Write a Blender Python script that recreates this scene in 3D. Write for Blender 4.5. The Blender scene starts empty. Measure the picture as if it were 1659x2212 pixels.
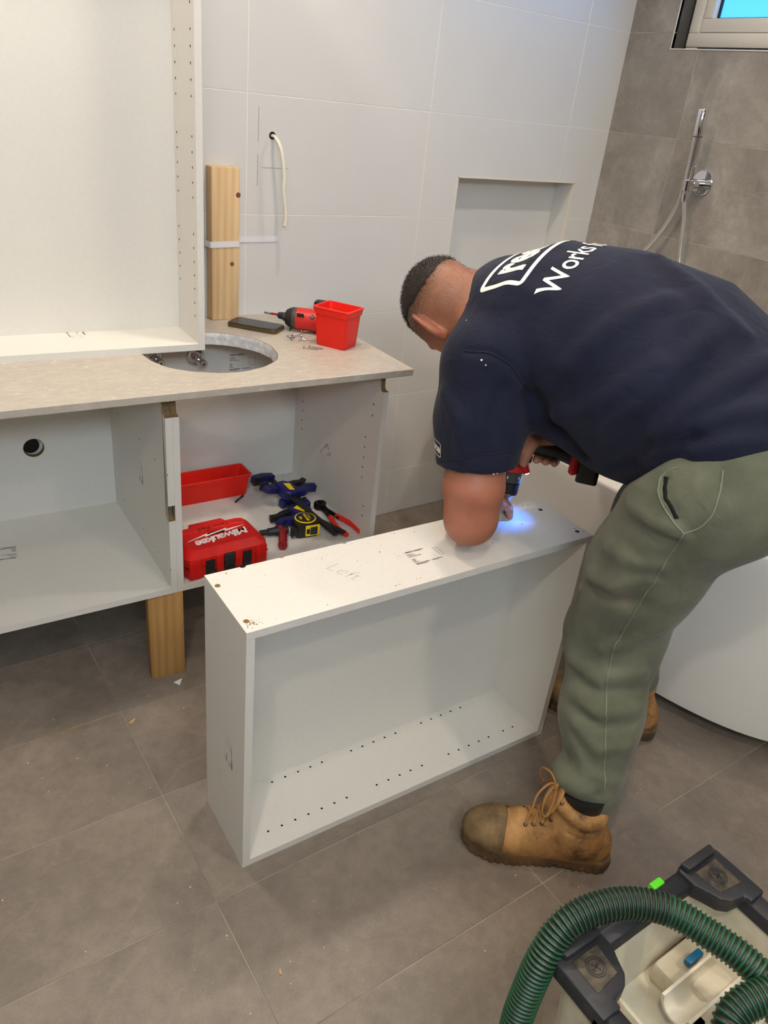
import bpy, bmesh, math, random
import numpy as np
from mathutils import Vector, Matrix
from mathutils.bvhtree import BVHTree

scene = bpy.context.scene
C = scene.collection
random.seed(7)

# ---------------------------------------------------------------- camera
cam_data = bpy.data.cameras.new('camera')
cam = bpy.data.objects.new('camera', cam_data); C.objects.link(cam)
cam_data.sensor_fit = 'HORIZONTAL'; cam_data.sensor_width = 36.0
cam_data.lens = 36.0 * 1656.28 / 1659.0
cam_data.clip_start = 0.02
def cam_axes(yaw, pitch, roll):
    f = Vector((math.sin(yaw)*math.cos(pitch), math.cos(yaw)*math.cos(pitch), math.sin(pitch)))
    r = Vector((math.cos(yaw), -math.sin(yaw), 0)); u = r.cross(f)
    c, s = math.cos(roll), math.sin(roll)
    return c*r + s*u, -s*r + c*u, f
cr, cu, cf = cam_axes(0.6457, -0.4910, 0.1123)
m3 = Matrix((cr, cu, -cf)).transposed()
cam.matrix_world = Matrix.Translation((-0.9777, -2.0864, 1.4054)) @ m3.to_4x4()
scene.camera = cam

# ---------------------------------------------------------------- world, exposure
w = bpy.data.worlds.new('world'); scene.world = w; w.use_nodes = True
bg = w.node_tree.nodes['Background']
bg.inputs[0].default_value = (0.45, 0.62, 1.0, 1); bg.inputs[1].default_value = 1.0
vs = scene.view_settings
vs.view_transform = 'Standard'; vs.look = 'None'; vs.gamma = 1.0; vs.use_curve_mapping = False
vs.exposure = 0.0
LAMP_POWER = 10.0
LAMP_COLOR = (1.0, 0.865, 0.715)
DOWNLIGHTS = [  # x, y, power factor; last two are added fill behind the camera
    (-0.70, -0.45, 0.78), (0.02, -0.55, 0.70), (-0.25, -1.65, 0.36), (0.95, -1.00, 0.7), (0.20, -2.70, 1.0), (-1.35, -2.20, 1.2)]
WINDOW_FILL = 30.0      # glow of the added rear window's frosted pane
WINDOW_SIDE = 2.2
CEIL = 2.4

# ---------------------------------------------------------------- helpers
def lin(c):
    c = c/255.0
    return c/12.92 if c <= 0.04045 else ((c+0.055)/1.055)**2.4
def rgb(r, g, b): return (lin(r), lin(g), lin(b), 1.0)

class NT:
    def __init__(s, name):
        s.m = bpy.data.materials.new(name); s.m.use_nodes = True
        s.t = s.m.node_tree; s.b = s.t.nodes['Principled BSDF']
    def n(s, typ, **kw):
        x = s.t.nodes.new(typ)
        for k, v in kw.items():
            if k.startswith('i_'):
                key = k[2:]
                key = int(key) if key.isdigit() else key
                x.inputs[key].default_value = v
            else: setattr(x, k, v)
        return x
    def l(s, a, b): s.t.links.new(a, b)

def mat(name, col, rough=0.5, metal=0.0, var=0.0, vscale=8.0, bump=0.0, bscale=200.0, spec=0.5, trans=0.0, coat=0.0, col2=None, sheen=0.0, pos='Object', lo=0.35, hi=0.65, emit=None, estr=0.0, sss=0.0, alpha=1.0):
    k = NT(name); b = k.b
    b.inputs['Base Color'].default_value = col
    b.inputs['Roughness'].default_value = rough
    b.inputs['Metallic'].default_value = metal
    b.inputs['Specular IOR Level'].default_value = spec
    b.inputs['Transmission Weight'].default_value = trans
    b.inputs['Coat Weight'].default_value = coat
    b.inputs['Sheen Weight'].default_value = sheen
    b.inputs['Alpha'].default_value = alpha
    if sss:
        b.inputs['Subsurface Weight'].default_value = sss
        b.inputs['Subsurface Radius'].default_value = (0.012, 0.005, 0.003)
    if emit:
        b.inputs['Emission Color'].default_value = emit; b.inputs['Emission Strength'].default_value = estr
    if pos == 'World':
        vec = k.n('ShaderNodeNewGeometry').outputs['Position']
    else:
        vec = k.n('ShaderNodeTexCoord').outputs['Object']
    if var or col2:
        nz = k.n('ShaderNodeTexNoise'); nz.inputs['Scale'].default_value = vscale; nz.inputs['Detail'].default_value = 6
        nz.inputs['Roughness'].default_value = 0.6
        k.l(vec, nz.inputs['Vector'])
        rp = k.n('ShaderNodeValToRGB'); k.l(nz.outputs['Fac'], rp.inputs['Fac'])
        rp.color_ramp.elements[0].position = lo; rp.color_ramp.elements[1].position = hi
        if col2: a, c = col, col2
        else:
            a = tuple(x*(1-var) for x in col[:3])+(1,); c = tuple(min(1, x*(1+var)) for x in col[:3])+(1,)
        rp.color_ramp.elements[0].color = a; rp.color_ramp.elements[1].color = c
        k.l(rp.outputs['Color'], b.inputs['Base Color'])
    if bump:
        n2 = k.n('ShaderNodeTexNoise'); n2.inputs['Scale'].default_value = bscale; n2.inputs['Detail'].default_value = 3
        k.l(vec, n2.inputs['Vector'])
        bp = k.n('ShaderNodeBump'); bp.inputs['Strength'].default_value = bump; bp.inputs['Distance'].default_value = 0.002
        k.l(n2.outputs['Fac'], bp.inputs['Height']); k.l(bp.outputs['Normal'], b.inputs['Normal'])
    return k.m

def tag(o, label=None, cat=None, group=None, kind=None):
    if label: o['label'] = label
    if cat: o['category'] = cat
    if group: o['group'] = group
    if kind: o['kind'] = kind
    return o
def empty(name, loc=(0, 0, 0), rz=0.0, rot=None):
    o = bpy.data.objects.new(name, None); C.objects.link(o)
    o.empty_display_size = 0.05
    o.location = loc; o.rotation_euler = rot if rot else (0, 0, rz)
    return o
def thing(name, label, cat, loc=(0, 0, 0), rz=0.0, rot=None, group=None):
    return tag(empty(name, loc, rz, rot), label, cat, group)
def mesh_obj(name, me, material, parent=None, smooth=False):
    o = bpy.data.objects.new(name, me); C.objects.link(o)
    if material and not me.materials: me.materials.append(material)
    if parent: o.parent = parent
    if smooth:
        me.polygons.foreach_set('use_smooth', [True]*len(me.polygons))
    return o
def bm_obj(name, bm, material, parent=None, smooth=False, angle=None):
    bmesh.ops.recalc_face_normals(bm, faces=bm.faces)
    me = bpy.data.meshes.new(name); bm.to_mesh(me); bm.free()
    o = mesh_obj(name, me, material, parent, smooth)
    if angle:
        me.polygons.foreach_set('use_smooth', [True]*len(me.polygons))
        try: me.set_sharp_from_angle(angle=math.radians(angle))
        except Exception: pass
    return o
def bm_box(bm, lo, hi, M=None):
    r = bmesh.ops.create_cube(bm, size=1.0)
    lo = Vector(lo); hi = Vector(hi); c = (lo+hi)/2; d = hi-lo
    for v in r['verts']:
        v.co = Vector((v.co.x*d.x, v.co.y*d.y, v.co.z*d.z)) + c
        if M: v.co = M @ v.co
    return r['verts']
def box(name, lo, hi, material, parent=None, bevel=0.0, seg=2, M=None):
    bm = bmesh.new(); bm_box(bm, lo, hi, M)
    if bevel:
        bmesh.ops.bevel(bm, geom=list(bm.edges), offset=bevel, segments=seg, profile=0.5, affect='EDGES')
    return bm_obj(name, bm, material, parent, angle=40 if bevel else None)
def boxes(name, lst, material, parent=None, bevel=0.0):
    bm = bmesh.new()
    for lo, hi in lst: bm_box(bm, lo, hi)
    if bevel: bmesh.ops.bevel(bm, geom=list(bm.edges), offset=bevel, segments=1, affect='EDGES')
    return bm_obj(name, bm, material, parent)
AX = {'x': lambda a, b, c: (c, a, b), 'y': lambda a, b, c: (a, c, b), 'z': lambda a, b, c: (a, b, c)}
def bm_prism(bm, prof, axis, lo, hi, M=None):
    f = AX[axis]
    A = [bm.verts.new(f(p[0], p[1], lo)) for p in prof]; B = [bm.verts.new(f(p[0], p[1], hi)) for p in prof]
    n = len(prof)
    bm.faces.new(A); bm.faces.new(B[::-1])
    for i in range(n): bm.faces.new((A[i], B[i], B[(i+1) % n], A[(i+1) % n]))
    if M:
        for v in A+B: v.co = M @ v.co
    return A+B
def prism(name, prof, axis, lo, hi, material, parent=None, bevel=0.0, seg=2, M=None, angle=40):
    bm = bmesh.new(); bm_prism(bm, prof, axis, lo, hi, M)
    if bevel:
        bmesh.ops.recalc_face_normals(bm, faces=bm.faces)
        bmesh.ops.bevel(bm, geom=list(bm.edges), offset=bevel, segments=seg, profile=0.5, affect='EDGES', clamp_overlap=True)
    bmesh.ops.triangulate(bm, faces=[f for f in bm.faces if len(f.verts) > 4])
    return bm_obj(name, bm, material, parent, angle=angle)
def frame_of(d):
    d = Vector(d).normalized()
    a = Vector((0, 0, 1)) if abs(d.z) < 0.9 else Vector((1, 0, 0))
    x = a.cross(d).normalized(); y = d.cross(x)
    return x, y, d
def bm_tube(bm, pts, rad, seg=12, cap=True, sx=1.0, sy=1.0):
    pts = [Vector(p) for p in pts]; n = len(pts)
    if not hasattr(rad, '__len__'): rad = [rad]*n
    x, y, d = frame_of(pts[1]-pts[0])
    rings = []
    for i in range(n):
        if i == 0: t = pts[1]-pts[0]
        elif i == n-1: t = pts[-1]-pts[-2]
        else: t = (pts[i+1]-pts[i]).normalized()+(pts[i]-pts[i-1]).normalized()
        if t.length < 1e-9: t = d
        t.normalize()
        x = (x - t*x.dot(t)); 
        if x.length < 1e-6: x = frame_of(t)[0]
        x.normalize(); y = t.cross(x); d = t
        rings.append([bm.verts.new(pts[i]+rad[i]*(sx*math.cos(2*math.pi*k/seg)*x+sy*math.sin(2*math.pi*k/seg)*y)) for k in range(seg)])
    for i in range(n-1):
        for k in range(seg):
            bm.faces.new((rings[i][k], rings[i][(k+1) % seg], rings[i+1][(k+1) % seg], rings[i+1][k]))
    if cap:
        bm.faces.new(rings[0][::-1]); bm.faces.new(rings[-1])
def tube(name, pts, rad, material, parent=None, seg=12, sx=1.0, sy=1.0, angle=50):
    bm = bmesh.new(); bm_tube(bm, pts, rad, seg, True, sx, sy)
    return bm_obj(name, bm, material, parent, angle=angle)
def lathe(name, prof, origin, d, material, parent=None, seg=24, angle=35):
    # prof: list of (distance along axis, radius)
    o = Vector(origin); d = Vector(d).normalized()
    bm = bmesh.new()
    bm_tube_prof(bm, o, d, prof, seg)
    return bm_obj(name, bm, material, parent, angle=angle)
def bm_tube_prof(bm, o, d, prof, seg=24, sx=1, sy=1):
    x, y, d = frame_of(d)
    rings = [[bm.verts.new(o+d*a+max(r, 1e-5)*(sx*math.cos(2*math.pi*k/seg)*x+sy*math.sin(2*math.pi*k/seg)*y)) for k in range(seg)] for a, r in prof]
    for i in range(len(rings)-1):
        for k in range(seg):
            bm.faces.new((rings[i][k], rings[i][(k+1) % seg], rings[i+1][(k+1) % seg], rings[i+1][k]))
    bm.faces.new(rings[0][::-1]); bm.faces.new(rings[-1])
def smooth_path(pts, n=8):
    P = [Vector(p) for p in pts]; out = []
    for i in range(len(P)-1):
        p0 = P[max(i-1, 0)]; p1 = P[i]; p2 = P[i+1]; p3 = P[min(i+2, len(P)-1)]
        for k in range(n):
            t = k/n
            out.append(0.5*((2*p1)+(p2-p0)*t+(2*p0-5*p1+4*p2-p3)*t*t+(-p0+3*p1-3*p2+p3)*t*t*t))
    out.append(P[-1]); return out
def rounded(w, h, r, n=4, cx=0, cy=0):
    out = []
    for sx, sy, a0 in ((1, 1, 0), (-1, 1, 90), (-1, -1, 180), (1, -1, 270)):
        for k in range(n+1):
            a = math.radians(a0+90*k/n)
            out.append((cx+sx*(w/2-r)+r*math.cos(a), cy+sy*(h/2-r)+r*math.sin(a)))
    return out
def basis(o, ex, ey):
    ex = Vector(ex).normalized(); ey = Vector(ey); ey = (ey-ex*ey.dot(ex)).normalized(); ez = ex.cross(ey)
    M = Matrix((ex, ey, ez)).transposed().to_4x4(); M.translation = Vector(o); return M
def text_bm(s, size, shear=0.0, bold=0.0, spacing=1.0, extrude=0.0, align='LEFT'):
    cu_ = bpy.data.curves.new('t', 'FONT'); cu_.body = s; cu_.size = size; cu_.shear = shear
    cu_.offset = bold; cu_.space_character = spacing; cu_.extrude = extrude; cu_.align_x = align; cu_.resolution_u = 3
    o = bpy.data.objects.new('t', cu_); C.objects.link(o)
    dg = bpy.context.evaluated_depsgraph_get()
    me = bpy.data.meshes.new_from_object(o.evaluated_get(dg))
    bm = bmesh.new(); bm.from_mesh(me)
    bpy.data.objects.remove(o); bpy.data.curves.remove(cu_); bpy.data.meshes.remove(me)
    return bm
def text(name, s, size, M, material, parent=None, **kw):
    bm = text_bm(s, size, **kw)
    bmesh.ops.transform(bm, matrix=M, verts=bm.verts)
    me = bpy.data.meshes.new(name); bm.to_mesh(me); bm.free()
    return mesh_obj(name, me, material, parent)
def strokes(name, lines, width, M, material, parent=None):
    # flat pen strokes: polylines in a plane
    bm = bmesh.new()
    for ln in lines:
        for a, b in zip(ln[:-1], ln[1:]):
            a = Vector((a[0], a[1], 0)); b = Vector((b[0], b[1], 0)); d = (b-a)
            if d.length < 1e-9: continue
            d.normalize(); n = Vector((-d.y, d.x, 0))*width/2; e = d*width*0.3
            vs_ = [bm.verts.new(M @ p) for p in (a-e-n, b+e-n, b+e+n, a-e+n)]
            bm.faces.new(vs_)
    me = bpy.data.meshes.new(name); bm.to_mesh(me); bm.free()
    return mesh_obj(name, me, material, parent)
def discs(name, pts, normal, r, material, parent=None, seg=8):
    x, y, d = frame_of(normal); bm = bmesh.new()
    for p in pts:
        p = Vector(p); bm.faces.new([bm.verts.new(p+r*(math.cos(2*math.pi*k/seg)*x+math.sin(2*math.pi*k/seg)*y)) for k in range(seg)])
    me = bpy.data.meshes.new(name); bm.to_mesh(me); bm.free()
    return mesh_obj(name, me, material, parent)
def copy_tree(o, parent=None):
    c = o.copy(); C.objects.link(c); c.parent = parent
    for ch in list(o.children): copy_tree(ch, c)
    return c

# ---------------------------------------------------------------- materials
def tile_mat(name, base, light, dark, grain=1.0, rough=0.45):
    k = NT(name); b = k.b
    g = k.n('ShaderNodeNewGeometry').outputs['Position']; oi = k.n('ShaderNodeObjectInfo')
    add = k.n('ShaderNodeVectorMath', operation='ADD'); k.l(g, add.inputs[0])
    sc = k.n('ShaderNodeMath', operation='MULTIPLY'); k.l(oi.outputs['Random'], sc.inputs[0]); sc.inputs[1].default_value = 7.0
    k.l(sc.outputs[0], add.inputs[1])
    n1 = k.n('ShaderNodeTexNoise'); n1.inputs['Scale'].default_value = 3.5; n1.inputs['Detail'].default_value = 8; n1.inputs['Roughness'].default_value = 0.62; n1.inputs['Distortion'].default_value = 0.6
    k.l(add.outputs[0], n1.inputs['Vector'])
    r1 = k.n('ShaderNodeValToRGB'); k.l(n1.outputs['Fac'], r1.inputs['Fac'])
    e = r1.color_ramp.elements
    e[0].position = 0.30; e[0].color = dark; e[1].position = 0.72; e[1].color = light
    mid = e.new(0.5); mid.color = base
    # thin pale veins
    n2 = k.n('ShaderNodeTexNoise'); n2.inputs['Scale'].default_value = 2.3; n2.inputs['Detail'].default_value = 9; n2.inputs['Distortion'].default_value = 1.6
    k.l(add.outputs[0], n2.inputs['Vector'])
    r2 = k.n('ShaderNodeValToRGB'); k.l(n2.outputs['Fac'], r2.inputs['Fac'])
    e2 = r2.color_ramp.elements; e2[0].position = 0.485; e2[0].color = (0, 0, 0, 1); e2[1].position = 0.515; e2[1].color = (0, 0, 0, 1)
    pk = e2.new(0.5); pk.color = (0.22*grain,)*3+(1,)
    mx = k.n('ShaderNodeMix', data_type='RGBA', blend_type='MIX'); k.l(r2.outputs['Color'], mx.inputs['Factor'])
    k.l(r1.outputs['Color'], mx.inputs['A']); mx.inputs['B'].default_value = light
    n4 = k.n('ShaderNodeTexNoise'); n4.inputs['Scale'].default_value = 34; n4.inputs['Detail'].default_value = 7; n4.inputs['Roughness'].default_value = 0.7; k.l(add.outputs[0], n4.inputs['Vector'])
    m4 = k.n('ShaderNodeMapRange'); k.l(n4.outputs['Fac'], m4.inputs['Value']); m4.inputs['From Min'].default_value = 0.3; m4.inputs['From Max'].default_value = 0.7; m4.inputs['To Min'].default_value = 1-0.13*grain; m4.inputs['To Max'].default_value = 1+0.13*grain
    n3 = k.n('ShaderNodeTexNoise'); n3.inputs['Scale'].default_value = 260; n3.inputs['Detail'].default_value = 3; k.l(g, n3.inputs['Vector'])
    mm = k.n('ShaderNodeMapRange'); k.l(n3.outputs['Fac'], mm.inputs['Value']); mm.inputs['To Min'].default_value = 1-0.16*grain; mm.inputs['To Max'].default_value = 1+0.16*grain
    mul = k.n('ShaderNodeVectorMath', operation='SCALE'); k.l(mx.outputs['Result'], mul.inputs[0]); m5 = k.n('ShaderNodeMath', operation='MULTIPLY'); k.l(mm.outputs[0], m5.inputs[0]); k.l(m4.outputs[0], m5.inputs[1]); k.l(m5.outputs[0], mul.inputs['Scale'])
    k.l(mul.outputs[0], b.inputs['Base Color'])
    b.inputs['Roughness'].default_value = rough
    bp = k.n('ShaderNodeBump'); bp.inputs['Strength'].default_value = 0.12*grain; bp.inputs['Distance'].default_value = 0.001
    k.l(n3.outputs['Fac'], bp.inputs['Height']); k.l(bp.outputs['Normal'], b.inputs['Normal'])
    return k.m
def wood_mat(name, c1, c2, axis='z', scale=1.0):
    k = NT(name); b = k.b
    tc = k.n('ShaderNodeTexCoord').outputs['Object']
    mp = k.n('ShaderNodeMapping'); k.l(tc, mp.inputs['Vector'])
    s = {'z': (1, 1, 0.07), 'x': (0.07, 1, 1), 'y': (1, 0.07, 1)}[axis]
    mp.inputs['Scale'].default_value = tuple(v*scale for v in s)
    n1 = k.n('ShaderNodeTexNoise'); n1.inputs['Scale'].default_value = 30; n1.inputs['Detail'].default_value = 4; n1.inputs['Distortion'].default_value = 0.4
    k.l(mp.outputs[0], n1.inputs['Vector'])
    wv = k.n('ShaderNodeTexWave', wave_type='BANDS', bands_direction='X'); wv.inputs['Scale'].default_value = 14; wv.inputs['Distortion'].default_value = 5.0; wv.inputs['Detail'].default_value = 2; wv.inputs['Detail Scale'].default_value = 0.8
    k.l(mp.outputs[0], wv.inputs['Vector'])
    av = k.n('ShaderNodeMath', operation='MULTIPLY_ADD'); k.l(wv.outputs['Fac'], av.inputs[0]); av.inputs[1].default_value = 0.22; k.l(n1.outputs['Fac'], av.inputs[2])
    r = k.n('ShaderNodeValToRGB'); k.l(av.outputs[0], r.inputs['Fac'])
    r.color_ramp.elements[0].position = 0.38; r.color_ramp.elements[0].color = c1
    r.color_ramp.elements[1].position = 0.78; r.color_ramp.elements[1].color = c2
    k.l(r.outputs['Color'], b.inputs['Base Color']); b.inputs['Roughness'].default_value = 0.6
    return k.m
M = {}
M['white'] = mat('white_melamine', rgb(218, 214, 206), 0.42, var=0.015, vscale=90, bump=0.05, bscale=900)
M['white_edge'] = mat('white_edge_band', rgb(206, 202, 195), 0.45)
M['used_white'] = mat('scuffed_melamine', rgb(204, 199, 193), 0.5, col2=rgb(168, 158, 150), vscale=16, lo=0.52, hi=0.85, pos='World')
M['raw'] = mat('raw_chipboard', rgb(150, 122, 84), 0.9, col2=rgb(92, 70, 42), vscale=300)
M['white_tile'] = mat('white_wall_tile', rgb(212, 210, 206), 0.3, var=0.012, vscale=5, bump=0.02, bscale=60, pos='World')
M['white_grout'] = mat('white_grout', rgb(236, 233, 226), 0.8)
M['grey_tile'] = tile_mat('grey_wall_tile', rgb(146, 138, 129), rgb(172, 165, 155), rgb(126, 118, 109), 0.9, 0.4)
M['floor_tile'] = tile_mat('grey_floor_tile', rgb(126, 115, 104), rgb(139, 127, 115), rgb(114, 104, 94), 1.15, 0.45)
M['floor_grout'] = mat('floor_grout', rgb(172, 161, 146), 0.9, col2=rgb(124, 112, 99), vscale=5, pos='World')
M['grey_grout'] = mat('grey_grout', rgb(192, 183, 169), 0.9, col2=rgb(168, 158, 143), vscale=14, pos='World')
M['plaster'] = mat('white_plaster', rgb(226, 223, 216), 0.8)
M['stone'] = None
M['chrome'] = mat('chrome', rgb(225, 225, 228), 0.08, 1.0)
M['steel'] = mat('zinc_steel', rgb(190, 190, 192), 0.25, 1.0)
M['black'] = mat('black_plastic', rgb(22, 22, 23), 0.45)
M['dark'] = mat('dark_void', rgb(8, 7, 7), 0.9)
M['print'] = mat('grey_print', rgb(70, 66, 64), 0.7)
M['pencil'] = mat('pencil', rgb(140, 134, 128), 0.7)
M['faint'] = mat('faint_pencil', rgb(196, 190, 178), 0.7)
M['wood'] = wood_mat('pine_stud', rgb(202, 164, 116), rgb(224, 192, 146), 'z')
M['leg_wood'] = wood_mat('treated_pine', rgb(156, 116, 64), rgb(182, 140, 84), 'z')
M['red'] = mat('red_plastic', rgb(230, 36, 22), 0.42, spec=0.35, var=0.03, vscale=40)
M['red_dark'] = mat('deep_red_plastic', rgb(176, 24, 20), 0.4)
M['rubber'] = mat('dark_rubber', rgb(38, 38, 38), 0.6)
M['white_paint'] = mat('white_print', rgb(238, 234, 228), 0.6)
M['frame_white'] = mat('white_window_frame', rgb(222, 214, 200), 0.35)
def stone_mat():
    k = NT('beige_stone'); b = k.b
    g = k.n('ShaderNodeTexCoord').outputs['Object']
    mp = k.n('ShaderNodeMapping'); mp.inputs['Scale'].default_value = (0.7, 1.4, 1); k.l(g, mp.inputs['Vector'])
    n1 = k.n('ShaderNodeTexNoise'); n1.inputs['Scale'].default_value = 55; n1.inputs['Detail'].default_value = 8; n1.inputs['Roughness'].default_value = 0.7; k.l(mp.outputs[0], n1.inputs['Vector'])
    r = k.n('ShaderNodeValToRGB'); k.l(n1.outputs['Fac'], r.inputs['Fac'])
    e = r.color_ramp.elements; e[0].position = 0.3; e[0].color = rgb(168, 158, 145); e[1].position = 0.7; e[1].color = rgb(190, 181, 168)
    v = k.n('ShaderNodeTexNoise'); v.inputs['Scale'].default_value = 90; v.inputs['Detail'].default_value = 2; k.l(mp.outputs[0], v.inputs['Vector'])
    rv = k.n('ShaderNodeValToRGB'); k.l(v.outputs['Fac'], rv.inputs['Fac'])
    rv.color_ramp.elements[0].position = 0.66; rv.color_ramp.elements[0].color = (0, 0, 0, 1); rv.color_ramp.elements[1].position = 0.74; rv.color_ramp.elements[1].color = (1, 1, 1, 1)
    mx = k.n('ShaderNodeMix', data_type='RGBA'); k.l(rv.outputs['Color'], mx.inputs['Factor']); k.l(r.outputs['Color'], mx.inputs['A']); mx.inputs['B'].default_value = rgb(208, 199, 186)
    k.l(mx.outputs['Result'], b.inputs['Base Color']); b.inputs['Roughness'].default_value = 0.38
    return k.m
M['stone'] = stone_mat()
def emis(name, col, s):
    k = NT(name)
    k.b.inputs['Base Color'].default_value = col; k.b.inputs['Roughness'].default_value = 0.3
    k.b.inputs['Emission Color'].default_value = col; k.b.inputs['Emission Strength'].default_value = s
    return k.m

# ---------------------------------------------------------------- room shell
XG = 1.4052           # grey wall
XL, YF = -2.0, -3.2   # left wall, wall behind the camera
ROWS = [0.0, 0.1868] + [0.1868+0.3*i for i in range(1, 8)] + [CEIL]
NX0, NX1, NZ0, NZ1, ND = 0.741, 1.281, 0.81, 1.210, 0.09     # niche
WY0, WY1, WZ0, WZ1 = -1.30, -0.184, 1.643, 2.24              # side window opening
TT = 0.010            # tile thickness

def slab_with_hole(name, axis, u0, u1, v0, v1, hole, d0, d1, material):
    hu0, hu1, hv0, hv1 = hole
    R = [((u0, v0), (u1, hv0)), ((u0, hv1), (u1, v1)), ((u0, hv0), (hu0, hv1)), ((hu1, hv0), (u1, hv1))]
    bm = bmesh.new()
    for (a, b), (c, d) in R:
        if axis == 'y': bm_box(bm, (a, d0, b), (c, d1, d))
        else: bm_box(bm, (d0, a, b), (d1, c, d))
    return bm_obj(name, bm, material)

floor = box('floor', (XL-0.1, YF-0.1, -0.12), (XG+0.1, 0.1, -0.0012), M['floor_grout']); tag(floor, kind='structure')
wall_back = slab_with_hole('wall_back', 'y', XL-0.1, XG+0.25, 0, CEIL, (NX0, NX1, NZ0, NZ1), 0.0009, 0.20, M['white_grout']); tag(wall_back, kind='structure')
wall_right = slab_with_hole('wall_right', 'x', YF-0.1, 0.0, 0, CEIL, (WY0, WY1, WZ0, WZ1), XG+0.0009, XG+0.16, M['grey_grout']); tag(wall_right, kind='structure')
wall_left = box('wall_left', (XL-0.1, YF-0.1, 0), (XL, 0.0, CEIL), M['grey_tile']); tag(wall_left, kind='structure')
RX0, RX1, RZ0, RZ1 = -1.85, -0.60, 1.90, 2.36
wall_front = slab_with_hole('wall_front', 'y', XL, XG, 0, CEIL, (RX0, RX1, RZ0, RZ1), YF-0.1, YF, M['grey_tile']); tag(wall_front, kind='structure')
ceiling = box('ceiling', (XL-0.1, YF-0.1, CEIL), (XG+0.2, 0.2, CEIL+0.1), M['plaster']); tag(ceiling, kind='structure')

G = 0.0011
mesh_cache = {}
def add_tile(parent, axis, u0, u1, v0, v1, material, hole=None):
    """one tile: axis = normal; u,v in-plane; origin at lower corner so equal sizes share a mesh"""
    w_, h_ = u1-u0, v1-v0
    if w_ < 0.02 or h_ < 0.02: return
    rects = [(0, w_, 0, h_)]
    if hole:
        a, b, c, d = hole[0]-u0, hole[1]-u0, hole[2]-v0, hole[3]-v0
        if a < w_ and b > 0 and c < h_ and d > 0:
            rects = []
            if c > 0: rects.append((0, w_, 0, c))
            if d < h_: rects.append((0, w_, d, h_))
            lo_, hi_ = max(c, 0), min(d, h_)
            if a > 0: rects.append((0, a, lo_, hi_))
            if b < w_: rects.append((b, w_, lo_, hi_))
            if not rects: return
    key = (axis, material.name, tuple(round(x, 4) for r in rects for x in r))
    me = mesh_cache.get(key)
    if me is None:
        bm = bmesh.new()
        for a, b, c, d in rects:
            a += G if a == 0 else 0; c += G if c == 0 else 0
            b -= G if b == w_ else 0; d -= G if d == h_ else 0
            if axis == 'z': bm_box(bm, (a, c, -TT), (b, d, 0))
            elif axis == 'y': bm_box(bm, (a, 0, c), (b, TT, d))
            else: bm_box(bm, (0, a, c), (TT, b, d))
        if len(rects) == 1:
            bmesh.ops.bevel(bm, geom=list(bm.edges), offset=0.0004, segments=1, affect='EDGES')
        bmesh.ops.recalc_face_normals(bm, faces=bm.faces)
        me = bpy.data.meshes.new('tile'); bm.to_mesh(me); bm.free(); me.materials.append(material)
        mesh_cache[key] = me
    o = bpy.data.objects.new('tile', me); C.objects.link(o); o.parent = parent
    o.location = {'z': (u0, v0, 0), 'y': (u0, 0, v0), 'x': (XG, u0, v0)}[axis]
# floor tiles 600 x 296.5
yj = [0.0]+[-0.2965*k for k in range(1, 11)]+[YF]
xj = [XL]+[-1.8+0.6*k for k in range(6)]+[XG]
for a, b in zip(xj[:-1], xj[1:]):
    for c, d in zip(yj[1:], yj[:-1]): add_tile(floor, 'z', a, b, c, d, M['floor_tile'])
for a, b in zip(xj[:-1], xj[1:]):
    for c, d in zip(ROWS[:-1], ROWS[1:]): add_tile(wall_back, 'y', a, b, c, d, M['white_tile'], (NX0, NX1, NZ0, NZ1))
gy = [0.0, -0.291]+[-0.291-0.6*k for k in range(1, 6)]+[YF]
for a, b in zip(gy[1:], gy[:-1]):
    for c, d in zip(ROWS[:-1], ROWS[1:]): add_tile(wall_right, 'x', a, b, c, d, M['grey_tile'], (WY0, WY1, WZ0, WZ1))
# niche lining and trim
E_ = 0.0012
box('niche_panel', (NX0+E_, ND, NZ0+E_), (NX1-E_, ND+0.01, NZ1-E_), M['white_tile'], wall_back)
box('niche_panel', (NX0-0.008, 0.0005, NZ0+E_), (NX0+E_, ND+0.01, NZ1-E_), M['white_tile'], wall_back)
box('niche_panel', (NX1-E_, 0.0005, NZ0+E_), (NX1+0.008, ND+0.01, NZ1-E_), M['white_tile'], wall_back)
box('niche_panel', (NX0-0.008, 0.0005, NZ1-E_), (NX1+0.008, ND+0.01, NZ1+0.008), M['white_tile'], wall_back)
box('niche_panel', (NX0-0.008, 0.0005, NZ0-0.008), (NX1+0.008, ND+0.01, NZ0+E_), M['white_tile'], wall_back)
for lo, hi in (((NX0-0.003, -0.0015, NZ0), (NX0+0.002, 0.012, NZ1)), ((NX1-0.002, -0.0015, NZ0), (NX1+0.003, 0.012, NZ1)), ((NX0-0.003, -0.0015, NZ1-0.002), (NX1+0.003, 0.012, NZ1+0.003)), ((NX0-0.003, -0.0015, NZ0-0.003), (NX1+0.003, 0.012, NZ0+0.002))):
    box('niche_trim', lo, hi, M['frame_white'], wall_back)
# pencil cross marks and cable hole on the white wall
for lo, hi in (((0.0314, -0.0004, 1.272), (0.0326, 0.0002, 1.356)), ((0.0309, -0.0004, 1.163), (0.0321, 0.0002, 1.242)), ((0.045, -0.0004, 1.2080), (0.126, 0.0002, 1.2090))):
    box('pencil_mark', lo, hi, M['pencil'], wall_back)
bm = bmesh.new()
bmesh.ops.create_circle(bm, cap_ends=True, radius=0.0098, segments=20, matrix=Matrix.Translation((0.0735, -0.0006, 1.2895)) @ Matrix.Rotation(math.pi/2, 4, 'X'))
bm_obj('cable_hole', bm, M['dark'], wall_back)

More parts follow.
